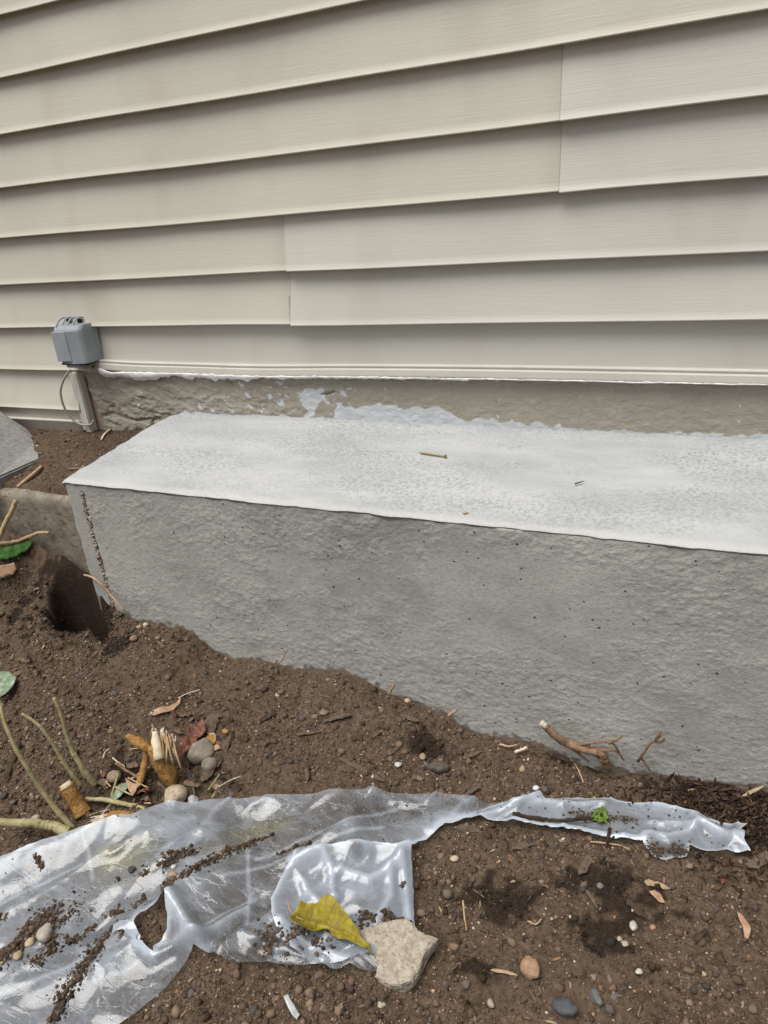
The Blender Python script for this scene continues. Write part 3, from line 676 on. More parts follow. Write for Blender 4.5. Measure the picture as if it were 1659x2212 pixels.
def milk_main(x, y):
    m = .55*np.exp(-(dist_poly(x, y, L_tornmain)/.014)**2) + .75*np.exp(-(dist_poly(x, y, L_tornmain)/.004)**2)
    m += .55*np.exp(-(dist_poly(x, y, tear_t, True)/.006)**2) + .45*np.exp(-(dist_poly(x, y, L_pleat)/.014)**2) + .4*np.exp(-(dist_poly(x, y, L_pl2)/.008)**2)
    for c in L_cre: m += .35*np.exp(-(dist_poly(x, y, c)/.0028)**2)
    m += .16*np.exp(-(dist_poly(x, y, edge_lift[0])/.02)**2)
    # the upper right of the sheet lies flat and clear, the left is scuffed
    lx = hit(600, 1900)[0]; m += .22*(1 - sstep(lx-.30, lx+.08, x + .05*fbm(x*9, y*9, None, 3, 255)))
    p = folds(x, y); m += .22*sstep(.006, .0105, p)
    return m
def yellow(x, y):
    a = hits([(240, 1870), (300, 1850)])[:, :2]; b = hits([(470, 1850), (560, 1800), (600, 1790)])[:, :2]
    return np.maximum(.9*np.exp(-(dist_poly(x, y, a)/.030)**2), .75*np.exp(-(dist_poly(x, y, b)/.026)**2)) * np.clip(.7 + .5*fbm(x*40, y*40, None, 3, 8), 0, 1)
dirt_f = lambda x, y: np.clip(soil_on(x, y)*.7 + .30*sstep(.25, .9, fbm(x*26, y*26, None, 4, 240)), 0, .9)
milk_f = lambda x, y: milk_main(x, y) + .45*soil_on(x, y)
film('sheet_film', main_t, z_main, .0042, [tear_t], {'milk': milk_f, 'dirt': dirt_f, 'yellow': yellow}, sheet, M_FILM)
def zero(x, y): return np.zeros(np.shape(x))
L_fl = hits([(888, 1836), (868, 1842), (812, 1838), (750, 1839), (697, 1847), (637, 1872), (603, 1932), (590, 1966), (592, 1997), (604, 2025), (636, 2066)], .02)[:, :2]
L_flf = [hits(p, .02)[:, :2] for p in [[(640, 1880), (700, 1855), (715, 1880), (722, 1940)], [(870, 1860), (885, 1990)], [(735, 1885), (800, 1900), (860, 1870)], [(650, 1900), (665, 1935), (690, 1950)], [(845, 1880), (845, 1935), (815, 1985)], [(680, 2060), (705, 2025)], [(615, 2000), (660, 2045), (750, 2070)]]]
def z_flap(x, y):
    z = terrain(x, y, False) + .016 + .7*folds(x, y, 50) + .020*np.exp(-(dist_poly(x, y, L_fl)/.022)**2)
    for l in L_flf: z = z + .006*np.exp(-(dist_poly(x, y, l)/.008)**2)
    return z
def milk_flap(x, y):
    m = .30 + .65*np.exp(-(dist_poly(x, y, L_fl)/.0045)**2)
    for l in L_flf: m = m + .38*np.exp(-(dist_poly(x, y, l)/.006)**2)
    m += .25*sstep(.0, .8, fbm(x*18, y*18, None, 4, 261)) - .15*np.exp(-(dist_poly(x, y, hits([(700, 2040), (640, 2010)], .02)[:, :2])/.04)**2)
    return m
film('folded_flap', flap_t, z_flap, .0036, (), {'milk': milk_flap, 'dirt': lambda x, y: .5*sstep(.45, .9, fbm(x*40, y*40, None, 3, 262)), 'yellow': zero}, sheet, M_FILM)
L_stf = [hits(p)[:, :2] for p in [[(1110, 1750), (1190, 1745), (1300, 1745)], [(1400, 1790), (1520, 1790), (1600, 1820)], [(1040, 1778), (1110, 1755), (1164, 1730)], [(1110, 1785), (1240, 1802), (1390, 1822)], [(1495, 1770), (1550, 1810), (1615, 1850)], [(1390, 1812), (1440, 1818), (1500, 1800)]]]
def z_strip(x, y):
    z = terrain(x, y, False) + .008 + .9*folds(x, y, 80)
    for l in L_stf: z = z + .007*np.exp(-(dist_poly(x, y, l)/.008)**2)
    return z
def milk_strip(x, y):
    m = .34 + .5*np.exp(-(dist_poly(x, y, strip_t, True)/.0035)**2)
    for l in L_stf: m = m + .33*np.exp(-(dist_poly(x, y, l)/.006)**2)
    return m - .3*np.exp(-(dist_poly(x, y, hits([(1420, 1845), (1470, 1845)])[:, :2])/.012)**2)
dirt_s = hits([(1250, 1770), (1300, 1775), (1370, 1780)])[:, :2]; dirt_s2 = hits([(1415, 1848), (1470, 1850)])[:, :2]
film('twisted_strip', strip_t, z_strip, .0036, (), {'milk': milk_strip, 'dirt': lambda x, y: np.clip(.75*np.exp(-(dist_poly(x, y, dirt_s)/.008)**2) + .8*np.exp(-(dist_poly(x, y, dirt_s2)/.008)**2) + .4*sstep(.5, .9, fbm(x*50, y*50, None, 3, 270)), 0, .9), 'yellow': zero}, sheet, M_FILM)
# the small curled tongue at the tear
tg = [(292, 2001), (280, 1994), (262, 1994), (247, 2004), (243, 2022), (252, 2018), (268, 2014), (284, 2030), (302, 2040), (306, 2028)]
tg_w = torn(hits(tg, .015)[:, :2], 9, .0012)
film('curled_tongue', tg_w, lambda x, y: terrain(x, y, False) + .024 - .5*np.abs((x-tg_w[:, 0].mean())) ** 1.3 + .003*fbm(x*60, y*60, None, 2, 5), .003, (), {'milk': lambda x, y: np.full(np.shape(x), .55), 'dirt': zero, 'yellow': zero}, sheet, M_FILM)

# ------------------------------------------------------------------ loose soil: crumbs and grit nobody could count
def palette(n, damp_or_shade, pale=.085, rad=None):
    b = np.array([(.108, .070, .045), (.088, .057, .037), (.128, .086, .056), (.066, .043, .029), (.150, .104, .070), (.092, .074, .060)])[RNG.integers(0, 6, n)]
    b = b * RNG.uniform(.62, 1.7, (n, 1))*np.array([[1., 1.03, 1.08]])
    p = RNG.uniform(0, 1, n); g = np.array([(.50, .40, .27), (.42, .30, .19), (.55, .49, .40), (.30, .27, .24), (.34, .20, .12)])[RNG.integers(0, 5, n)] * RNG.uniform(.7, 1.1, (n, 1))
    if rad is not None: p = p + (rad > .0034)*RNG.uniform(.03, .2, n)
    b = np.where((p < pale)[:, None], g, b)
    return b * (1 - .72*damp_or_shade[:, None])  # crumbs darken with damp, and with the painted shade in the hole
def scatter(n, x0, x1, y0, y1):
    x = RNG.uniform(x0, x1, n); y = RNG.uniform(y0, y1, n); return x, y
N = 210000
x, y = scatter(N, -1.25, .98, -1.28, FACE-.004)
r = np.clip(.0009 + .0008*RNG.pareto(2.5, N), .0009, .0072)
dens = sstep(-.75, .45, fbm(x*5.5, y*5.5, None, 3, 301))
cover = inside(x, y, main_w) | inside(x, y, strip_w)
k = (RNG.uniform(0, 1, N) < .25+.75*dens) & ~(cover & ~inside(x, y, tear_w) & (r > .0024))
# keep clear of what the camera never sees on the far left front
vis = (x - (-1.25)) / 1.0 + (y + 1.28) * .9 > .25
k &= vis
x, y, r = x[k], y[k], r[k]
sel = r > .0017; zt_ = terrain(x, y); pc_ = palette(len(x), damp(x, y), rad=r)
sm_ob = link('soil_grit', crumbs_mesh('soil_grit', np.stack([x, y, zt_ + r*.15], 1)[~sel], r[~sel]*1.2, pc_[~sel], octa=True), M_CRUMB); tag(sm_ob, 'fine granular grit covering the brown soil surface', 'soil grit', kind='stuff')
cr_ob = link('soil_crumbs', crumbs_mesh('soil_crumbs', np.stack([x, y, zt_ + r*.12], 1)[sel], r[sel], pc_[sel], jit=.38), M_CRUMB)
tag(cr_ob, 'loose crumbs and fine grit strewn over the brown soil', 'soil crumbs', kind='stuff')
# on the raised bed
x, y = scatter(3000, -1.5, -.76, -.32, -.02); r = np.clip(.0012 + .0009*RNG.pareto(2.6, 3000), .001, .006)
tag(link('soil_crumbs', crumbs_mesh('bed_crumbs', np.stack([x, y, bed(x, y) + r*.2], 1), r, palette(3000, np.zeros(3000), .03)*1.15), M_CRUMB), 'loose crumbs on the raised soil below the siding', 'soil crumbs', kind='stuff')
# streaks of dirt lying on the sheet
Cs, Rs = [], []
for key, (p, w) in SOILW.items():
    L_ = np.linalg.norm(np.diff(p, axis=0), axis=1).sum(); m = int(L_*w*6.0e6*.19) + 16
    q = resample(p, 200)[RNG.integers(0, 200, m)] + RNG.normal(0, .7*w, (m, 2))*RNG.uniform(.4, 1.2, (m, 1))
    Cs.append(q); Rs.append(np.clip(.0006 + .0007*RNG.pareto(2.4, m), .0006, .0036))
m = 420; q = np.stack(scatter(m, main_w[:, 0].min(), main_w[:, 0].max(), main_w[:, 1].min(), main_w[:, 1].max()), 1); q = q[inside(q[:, 0], q[:, 1], main_w)]
Cs.append(q); Rs.append(RNG.uniform(.0006, .0016, len(q)))
q = np.concatenate(Cs); r = np.concatenate(Rs); kk = (fbm(q[:, 0]*38, q[:, 1]*38, None, 3, 350) > -.25) & inside(q[:, 0], q[:, 1], main_w) & ~inside(q[:, 0], q[:, 1], tear_w); q, r = q[kk], r[kk]
tag(link('soil_crumbs', crumbs_mesh('sheet_crumbs', np.stack([q[:, 0], q[:, 1], z_main(q[:, 0], q[:, 1]) + r*.5], 1), r, palette(len(q), np.full(len(q), .5), .05)), M_CRUMB), 'streaks of dirt lying in the folds of the plastic sheet', 'soil crumbs', kind='stuff')
q = resample(hits([(1245, 1768), (1290, 1776), (1370, 1782)])[:, :2], 300)[RNG.integers(0, 300, 170)] + RNG.normal(0, .006, (170, 2)); q = np.vstack([q, dirt_s2[[0]] + RNG.normal(0, .007, (90, 2)), dirt_s2[[1]] + RNG.normal(0, .007, (90, 2))])
q = np.vstack([q, np.stack(scatter(160, strip_w[:, 0].min(), strip_w[:, 0].max(), strip_w[:, 1].min(), strip_w[:, 1].max()), 1)]); q = q[inside(q[:, 0], q[:, 1], strip_w)]; r = RNG.uniform(.0006, .0024, len(q))
tag(link('soil_crumbs', crumbs_mesh('strip_crumbs', np.stack([q[:, 0], q[:, 1], z_strip(q[:, 0], q[:, 1]) + r*.5], 1), r, palette(len(q), np.full(len(q), .5), .02)), M_CRUMB), 'dark dirt specks on the twisted strip of plastic', 'soil crumbs', kind='stuff')
q = np.array([hit(u, v, .016)[:2] + d for (u, v, s, m) in [(790, 1985, .008, 60), (840, 1985, .006, 40), (870, 1918, .002, 8), (700, 2040, .009, 40), (870, 1995, .005, 20), (585, 2045, .010, 70), (640, 2040, .012, 40)] for d in RNG.normal(0, s, (m, 2))]); r = RNG.uniform(.0008, .0036, len(q))
tag(link('soil_crumbs', crumbs_mesh('flap_crumbs', np.stack([q[:, 0], q[:, 1], np.maximum(z_flap(q[:, 0], q[:, 1]), z_main(q[:, 0], q[:, 1])) + r*.5], 1), r, palette(len(q), np.full(len(q), .3), .03)), M_CRUMB), 'dirt crumbs on the folded plastic flap by the rock', 'soil crumbs', kind='stuff')
# shredded mulch heaped at the right under the block
N = 2000; c0 = hit(1605, 1770); x = c0[0] + RNG.normal(0, .085, N); y = c0[1] + RNG.normal(.01, .055, N); k = (y < FACE-.006) & ~inside(x, y, strip_w); x, y = x[k], y[k]; n = len(x)
mc = np.array([(.040, .024, .016), (.060, .036, .024), (.085, .055, .038), (.028, .018, .013)])[RNG.integers(0, 4, n)]*RNG.uniform(.7, 1.3, (n, 1))
tag(link('mulch', crumbs_mesh('mulch', np.stack([x, y, terrain(x, y) + RNG.uniform(.0, .010, n)], 1), RNG.uniform(.0010, .0026, n), mc, (.35, .7), .35, RNG.uniform(1.2, 6, n)), M_CRUMB), 'dark shredded mulch heaped at the right below the block', 'mulch', kind='stuff')

N = 2600; x, y = scatter(N, -1.15, .95, -1.2, FACE-.01); k = ~(inside(x, y, main_w) | inside(x, y, strip_w)) & (fbm(x*4, y*4, None, 2, 330) > -.2); x, y = x[k], y[k]; n = len(x)
lc = np.array([(.16, .115, .08), (.09, .062, .045), (.055, .038, .028), (.36, .27, .17), (.23, .13, .075)])[RNG.choice(5, n, p=[.34, .3, .2, .09, .07])]*RNG.uniform(.8, 1.3, (n, 1))
tag(link('wood_litter', crumbs_mesh('wood_litter', np.stack([x, y, terrain(x, y) + RNG.uniform(.0005, .003, n)], 1), RNG.uniform(.0008, .0022, n), lc, (.3, .6), .3, RNG.uniform(2., 6.5, n)), M_CRUMB), 'tiny straw and bark slivers scattered over the soil', 'litter', kind='stuff')

# ------------------------------------------------------------------ small things
def surf(u, v, lift=0.):
    P = hit(u, v, lift)
    return onY(u, v, FACE-.014-.25*lift) if P[1] > FACE-.012 and P[0] > BXL else P
def stone(u, v, w, h, colr, label, cat='pebble', name='pebble', group=None, z=None, rough=.35, tall=.75, seed=0, rot=0., sub=3, mat=None, sink=.25):
    """w, h: outline in photo pixels; stands on the ground at that pixel"""
    P = np.array(z) if z is not None else surf(u, v + h*.25)
    s = mpp(P); bm = bmesh.new(); bmesh.ops.create_icosphere(bm, subdivisions=sub, radius=1)
    rx = w*s/2; rz = h*s/2*tall; ry = h*s/2*1.05
    ax = math.atan2(RGT[1], RGT[0]) + rot
    me = bpy.data.meshes.new(name)
    co = np.array([v_.co[:] for v_ in bm.verts])
    d = 1 + rough*.55*fbm(co[:, 0]*1.1+seed*3.7, co[:, 1]*1.1, co[:, 2]*1.1, 3, 400+seed) + rough*.12*fbm(co[:, 0]*4, co[:, 1]*4+seed, co[:, 2]*4, 3, 430+seed)
    co = co*d[:, None]*np.array([rx, ry, rz]); c, s_ = math.cos(ax), math.sin(ax)
    co = np.stack([co[:, 0]*c - co[:, 1]*s_, co[:, 0]*s_ + co[:, 1]*c, co[:, 2]], 1)
    for v_, q in zip(bm.verts, co): v_.co = q
    bm.to_mesh(me); bm.free()
    o = link(name, me, mat or stone_mat(colr), None, True); o.location = P + np.array([0, 0, rz*(1-sink) - .001]); tag(o, label, cat, group); return o
_sm = {}
def stone_mat(c):
    g_ = sum(c)/3; c = tuple(round(x*.72 + g_*.22, 4) for x in c)
    if c not in _sm: _sm[c] = simple('stone_%d' % len(_sm), tuple(x*.72 for x in c), tuple(min(1, x*1.2) for x in c), 70, .85, 350, .5, .0010, .2, c3=tuple(x*.45+.06*k for x, k in zip(c, (1.2, .9, .65))))
    return _sm[c]
WOOD = simple('weathered_wood', (.085, .060, .044), (.16, .12, .09), 60, .9, 200, .6, .0012, .15, (3, 3, 3), c3=(.05, .035, .026))
WOOD_D = simple('dark_wood', (.038, .026, .019), (.085, .058, .042), 60, .9, 200, .6, .0012, .15)
WOOD_T = simple('tan_wood', (.30, .21, .12), (.42, .32, .21), 60, .85, 200, .5, .001, .2)
def chip(a, b, w, label, mat=None, name='wood_chip', cat='wood chip', group=None, lift=.002, seed=0, thick=.4):
    """splinter of wood lying between two photo pixels, w pixels wide"""
    A, B = surf(*a, lift), surf(*b, lift); A = A + np.array([0, 0, .003]); B = B + np.array([0, 0, .003]); s = mpp(A); n = 9
    rg = np.random.default_rng(seed+900); P = resample([A, (A+B)/2 + rg.normal(0, .0012, 3), B], n)
    P[:, 2] = np.maximum(P[:, 2], terrain(P[:, 0], P[:, 1], False) + lift)
    t = np.linspace(0, 1, n); prof = np.clip(np.minimum(t*5+.35, (1-t)*3.2+.18), 0, 1) * (1 + .2*rg.uniform(-1, 1, n))
    me = tube_mesh(name, P, prof*w*s/2, 7, .16, seed, thick); o = link(name, me, mat or WOOD, None, False); tag(o, label, cat, group); return o
def twig(pts, r, label=None, mat=None, name='twig', cat='twig', lifts=None, root=None, n=None, taper=.7, jit=.08, seed=0, pname='stem', sides=8):
    """thin stem through photo pixels, r pixels in radius"""
    lifts = lifts or [.004]*len(pts); P = np.array([surf(u, v, l) for (u, v), l in zip(pts, lifts)]); s = mpp(P.mean(0))
    Q = resample(P, n or max(8, 6*len(pts))); rr = r*s*np.linspace(1, taper, len(Q))
    rg = np.random.default_rng(seed+50); Q[1:-1] += rg.normal(0, r*s*.12, (len(Q)-2, 3))
    me = tube_mesh(name, Q, rr, sides, jit, seed)
    if root is not None: return part(pname, me, mat, root)
    o = link(name, me, mat, None, True); tag(o, label, cat); return o
def seg(P, rad, mat, root, pname, jit=.08, seed=0, n=12, sides=9):
    if pname in ('stem', 'root'): n = 60
    t_ = np.linspace(0, 1, n); rr = np.interp(t_, np.linspace(0, 1, len(rad)), rad); Q = resample(P, n)
    if pname in ('stem', 'root'):                         # nodes and small kinks
        rg = np.random.default_rng(seed+7)
        for tn in np.arange(.08, 1, .19) + rg.uniform(-.05, .05, 5): rr = rr*(1 + .17*np.exp(-((t_-tn)/.014)**2))
        Q = Q + np.stack([fbm(t_*7+seed*3, t_*0+k, None, 2, 40+k) for k in range(3)], 1)*np.mean(rad)*.28
    return part(pname, tube_mesh(pname, Q, rr, sides, jit, seed), mat, root)
VEINS = []
def leaf(outline, label, mat, zf, name='leaf', cat='leaf', step=.003, lift=.01, thick=.0006, vein=None, stem=None, stem_mat=None, stem_r=1.5, stem_lift=None):
    P = hits(outline, lift); w = P[:, :2]; ow = torn(w, 3, .0004, step)
    o = film(name, ow, zf, step, (), {'vein': (lambda x, y: np.clip(np.exp(-(dist_poly(x, y, hits(vein, lift)[:, :2])/.0013)**2) + sum((.7*np.exp(-(dist_poly(x, y, hits(p, lift)[:, :2])/.0008)**2) for p in VEINS), 0), 0, 1)) if vein else zero}, None, mat, thick)
    if stem is None: tag(o, label, cat); return o
    r_ = empty(name, tuple(P.mean(0))); o.name = 'blade'; o.parent = r_; o.matrix_parent_inverse = Matrix.Translation(-r_.location)
    twig(stem, stem_r, None, stem_mat, lifts=stem_lift or [lift]*len(stem), root=r_, pname='stalk', taper=.8, jit=.03); tag(r_, label, cat); r_.name = name
    return r_
def m_leaf(name, c1, c2, c3, sc=55):
    t = NT(name); c = t.ramp(t.noise(sc, 5, .65), [(.3, c1), (.55, c2), (.75, c3)]); c = t.mix(t.math('MULTIPLY', t.attr('vein'), .55), c, tuple(x*.45 for x in c1))
    n = t.bump(t.noise(120, 4), .5, .0015); return t.done(t.bsdf(c, .55, n, .3))
M_YEL = m_leaf('yellow_leaf', (.15, .11, .012), (.29, .235, .018), (.40, .34, .04), 80)
M_GRN = m_leaf('green_leaf', (.035, .10, .018), (.06, .16, .03), (.11, .24, .05))
M_LIME = m_leaf('lime_leaf', (.06, .115, .010), (.11, .185, .02), (.18, .26, .04), 140)
M_RED = m_leaf('russet_leaf', (.075, .026, .018), (.17, .066, .042), (.33, .19, .14), 60)
M_TAN = m_leaf('dry_leaf', (.26, .15, .09), (.40, .25, .16), (.50, .36, .25), 60)
M_PALE = m_leaf('pale_leaf', (.06, .12, .045), (.20, .26, .17), (.50, .52, .50), 80)
M_DRY = m_leaf('brown_leaf', (.09, .055, .035), (.16, .10, .065), (.26, .18, .12), 70)
M_OCH = m_leaf('ochre_leaf', (.20, .12, .03), (.34, .22, .06), (.42, .31, .12), 70)
M_SCRAP = simple('scrap_plastic', (.32, .34, .34), (.55, .57, .57), 80, .5, 200, .3, .001, .4)
M_STEM = simple('green_stem', (.27, .235, .11), (.40, .355, .20), 60, .6, 150, .3, .001, .3, c3=(.22, .15, .06))
M_BARK = simple('ochre_bark', (.24, .125, .038), (.40, .235, .085), 110, .9, 260, .9, .002, .12, c3=(.10, .055, .025))
M_CUT = simple('fresh_cut_wood', (.55, .45, .30), (.68, .60, .46), 120, .8, 300, .5, .001, .2)
M_FIB = simple('pale_fibre', (.42, .36, .27), (.62, .56, .46), 150, .85, 300, .5, .001, .2)
M_ROOT = simple('root_bark', (.17, .10, .062), (.31, .195, .125), 60, .85, 160, .7, .002, .2, c3=(.12, .07, .045))
M_TWIG = simple('dry_twig', (.34, .22, .12), (.48, .35, .22), 60, .8, 200, .4, .001, .2)
M_DTWIG = simple('dark_twig', (.022, .014, .010), (.06, .036, .024), 60, .85, 200, .5, .001, .2)
M_ROCK = simple('limestone', (.29, .25, .195), (.45, .40, .33), 95, .9, 120, .9, .004, .15, c3=(.22, .175, .125))

# rock holding down the sheet: angular outline from the photo extruded into a faceted lump
def rock():
    out = [(772, 2012), (800, 1995), (822, 1991), (850, 1990), (885, 1996), (905, 2013), (925, 2030), (942, 2042), (935, 2056), (920, 2072), (912, 2088), (905, 2104), (892, 2118), (868, 2128), (840, 2124), (818, 2112), (806, 2098), (811, 2080), (805, 2062), (795, 2045), (783, 2034)]
    P = hits(out, .022); c = P.mean(0); P[7] += (P[7]-c)*.06
    rings = []
    for s, dz in ((.93, -.022), (.985, -.010), (1.0, -.001), (.965, .0035), (.86, .006), (.66, .0075), (.44, .009), (.24, .0085), (.08, .008)):
        Q = []
        for i, p in enumerate(P):
            q = c + (p-c)*s; q[2] = c[2] + dz + .25*(q[1]-c[1]); Q.append(q)
        rings.append(Q)
    bm = bmesh.new(); m = len(P); VV = [[bm.verts.new(q) for q in R_] for R_ in rings]
    for a, b in zip(VV[:-1], VV[1:]):
        for i in range(m): bm.faces.new((a[i], a[(i+1) % m], b[(i+1) % m], b[i]))
    bm.faces.new(VV[-1]); bm.faces.new(VV[0][::-1]); bmesh.ops.triangulate(bm, faces=bm.faces); bmesh.ops.recalc_face_normals(bm, faces=bm.faces)
    bmesh.ops.subdivide_edges(bm, edges=bm.edges[:], cuts=3, use_grid_fill=True)
    co = np.array([v.co[:] for v in bm.verts]); bm.normal_update(); nn = np.array([v.normal[:] for v in bm.verts])
    d = .0016*ridged(co[:, 0]*38, co[:, 1]*38+co[:, 2]*30, 3, 501) + .0018*fbm(co[:, 0]*30, co[:, 1]*30, co[:, 2]*30, 4, 510) + .0012*fbm(co[:, 0]*160, co[:, 1]*160, co[:, 2]*160, 3, 520)
    co = co + nn*(d-.003)[:, None]
    for v, q in zip(bm.verts, co): v.co = q
    me = bpy.data.meshes.new('rock'); bm.to_mesh(me); bm.free(); return link('rock', me, M_ROCK, None, False)
tag(rock(), 'angular tan rock resting on the corner of the plastic flap', 'rock')

# yellow leaf
ylo = [(638, 1985), (648, 1970), (655, 1963), (668, 1966), (688, 1964), (702, 1956), (712, 1955), (724, 1962), (741, 1978), (757, 1994), (772, 2012), (780, 2027), (795, 2043), (808, 2064), (790, 2050), (772, 2041), (752, 2036), (735, 2036), (720, 2025), (712, 2010), (697, 2008), (685, 2018), (670, 2025), (652, 2029), (636, 2020), (628, 2008)]
def z_yl(x, y):
    v = dist_poly(x, y, hits([(640, 1985), (690, 1992), (750, 2012), (806, 2062)], .035)[:, :2])
    return np.maximum(z_flap(x, y), z_main(x, y)) + .008 + .75*v + .006*fbm(x*32, y*32, None, 3, 9)
VEINS = [[(660, 1987), (668, 1970)], [(680, 1990), (700, 1962)], [(705, 1995), (728, 1970)], [(730, 2003), (750, 1992)], [(665, 1988), (655, 2022)], [(685, 1991), (678, 2018)], [(712, 1998), (716, 2018)], [(740, 2008), (742, 2032)], [(765, 2022), (770, 2036)]]
leaf(ylo, 'curled yellow autumn leaf lying on the plastic flap', M_YEL, z_yl, step=.0018, thick=.0004, lift=.030, vein=[(640, 1985), (690, 1990), (750, 2012), (806, 2062)], stem=[(622, 1948), (627, 1965), (640, 1980), (655, 1988)], stem_mat=M_TAN, stem_r=2.2, stem_lift=[.05, .045, .038, .034])
VEINS = []
# torn lime leaf, stick and twig on the strip
lm = torn(hits([(1275, 1772), (1280, 1764), (1284, 1758), (1288, 1750), (1293, 1756), (1303, 1752), (1312, 1757), (1309, 1764), (1314, 1770), (1309, 1778), (1313, 1787), (1304, 1780), (1296, 1785), (1290, 1781), (1280, 1779)], .012)[:, :2], 5, .0006, .0015)
lh = [torn(hits(p, .012)[:, :2], 6, .0002, .002) for p in ([(1285, 1764), (1291, 1762), (1292, 1769), (1286, 1770)], [(1297, 1764), (1304, 1765), (1302, 1772), (1296, 1771)], [(1288, 1775), (1293, 1774), (1292, 1778)])]
tag(film('leaf', lm, lambda x, y: z_strip(x, y) + .009 + .005*vn(x*90, y*90, None, 3), .0016, lh, {'vein': zero}, None, M_LIME, .0006), 'small bright lime leaf with holes on the plastic strip', 'leaf')
twig([(1108, 1757), (1140, 1764), (1190, 1772), (1235, 1771), (1282, 1768)], 4.5, 'thin black stick lying on the plastic strip beside lime leaf', M_DTWIG, lifts=[.02]*5, jit=.2, taper=.7)
twig([(1318, 1788), (1314, 1808), (1310, 1832)], 4, 'short dark red twig leaning on the strip edge', M_DTWIG, lifts=[.03, .02, .006], jit=.2)
twig([(1275, 1818), (1330, 1824), (1360, 1835)], 1.8, 'thin straw under the lower edge of the strip', M_TWIG, lifts=[.006]*3)

# root beside the block
rt = empty('tree_root', tuple(surf(1300, 1650))); tag(rt, 'cut brown root with rootlets sticking out beside the block', 'root')
def rp(*pl): return [surf(u, v, l) if l < 1 else None for u, v, l in pl]
s_ = mpp(surf(1260, 1610))
seg(rp((1176, 1566, .085), (1200, 1590, .070), (1228, 1607, .055), (1262, 1618, .042), (1295, 1625, .030), (1306, 1640, .018), (1313, 1660, .0)), np.array([7, 8, 10, 8.5, 9.5, 10, 8])*s_, M_ROOT, rt, 'root', .12, 3, 26, 10)
seg(rp((1168, 1560, .088), (1180, 1570, .083)), np.array([7, 7])*s_, M_FIB, rt, 'cut_end', .15, 5, 4)
for i, pl in enumerate([[(1230, 1612, .05), (1270, 1606, .05), (1320, 1604, .05), (1345, 1640, .006)], [(1235, 1614, .05), (1255, 1632, .02), (1272, 1645, .004)], [(1270, 1610, .045), (1290, 1635, .02), (1300, 1648, .003)], [(1315, 1605, .05), (1335, 1596, .055), (1345, 1590, .06)], [(1295, 1620, .03), (1330, 1622, .02), (1348, 1642, .003)]]):
    seg(rp(*pl), np.array([4.2, 2.6, 1.8])*s_, M_ROOT, rt, 'rootlet', .1, i, 16, 7)
rt2 = empty('tree_root', tuple(surf(1400, 1665))); tag(rt2, 'thin forked rootlet rising against the block near the right', 'root')
for i, pl in enumerate([[(1378, 1645, .01), (1400, 1612, .045), (1418, 1596, .062), (1432, 1588, .07)], [(1386, 1638, .012), (1398, 1655, .006), (1404, 1665, .0)], [(1418, 1596, .062), (1428, 1580, .076)], [(1410, 1602, .055), (1430, 1602, .06), (1436, 1592, .068)]]):
    seg(rp(*pl), np.array([3.2, 2.4, 1.4])*s_, M_ROOT, rt2, 'rootlet', .15, i+20, 12, 6)

# cut shrub at the left: green stems and sawn stubs
sh = empty('cut_shrub', tuple(surf(160, 1790))); tag(sh, 'cut back shrub with bare green stems and sawn ochre stubs', 'shrub')
sS = mpp(surf(160, 1700))
seg(rp((-8, 1490, .25), (10, 1560, .21), (48, 1640, .15), (100, 1720, .075), (158, 1790, .005)), np.array([2.6, 3.6, 4.4, 5, 6])*sS, M_STEM, sh, 'stem', .04, 1, 26)
seg(rp((48, 1540, .17), (85, 1568, .15), (110, 1600, .12), (140, 1650, .07), (175, 1697, .02)), np.array([2.6, 3.2, 3.7, 4.3, 5])*sS, M_STEM, sh, 'stem', .04, 2, 24)
seg(rp((117, 1507, .19), (132, 1545, .155), (150, 1605, .10), (175, 1655, .055), (205, 1695, .01)), np.array([3.6, 4, 4.8, 5.8, 7.2])*sS, M_STEM, sh, 'stem', .04, 3, 24)
seg(rp((-10, 1776, .05), (60, 1778, .04), (110, 1785, .025), (150, 1798, .01)), np.array([8, 8.5, 9.5, 12])*sS, M_STEM, sh, 'stem', .05, 4, 16)
seg(rp((186, 1726, .012), (240, 1730, .012), (313, 1748, .010)), np.array([4.2, 5, 4.5])*sS, M_STEM, sh, 'stem', .05, 5, 12)
for i, (pl, rd) in enumerate([([(143, 1697, .055), (155, 1718, .038), (168, 1738, .02), (180, 1758, .004)], [14, 15.5, 15, 19]), ([(236, 1766, .016), (262, 1767, .012), (280, 1769, .008), (296, 1771, .002)], [12, 15, 14, 10])]):
    seg(rp(*pl), np.array(rd)*sS, M_BARK, sh, 'stub', .10, 10+i, 18, 14)
seg(rp((140, 1692, .060), (145, 1700, .054)), np.array([11, 13.5])*sS, M_CUT, sh, 'cut_end', .12, 14, 4)
for i in range(9):
    a = 232 + random.uniform(-6, 4); seg(rp((a, 1768+random.uniform(-10, 10), .02), (a-18-random.uniform(0, 25), 1776+random.uniform(-12, 16), .018)), np.array([2.6, .9])*sS, M_FIB, sh, 'splinter', .15, 30+i, 4, 5)
seg(rp((152, 1803, .012), (190, 1788, .014), (225, 1772, .016)), np.array([5, 6, 4])*sS, M_BARK, sh, 'splinter', .2, 45, 8, 7)
for i, pl in enumerate([[(255, 1672, .03), (245, 1705, .015), (235, 1735, .004)], [(214, 1762, .01), (190, 1810, .006), (170, 1825, .004)]]):
    seg(rp(*pl), np.array([2.2, 2.])*sS, M_STEM, sh, 'stem', .05, 60+i, 8, 6)
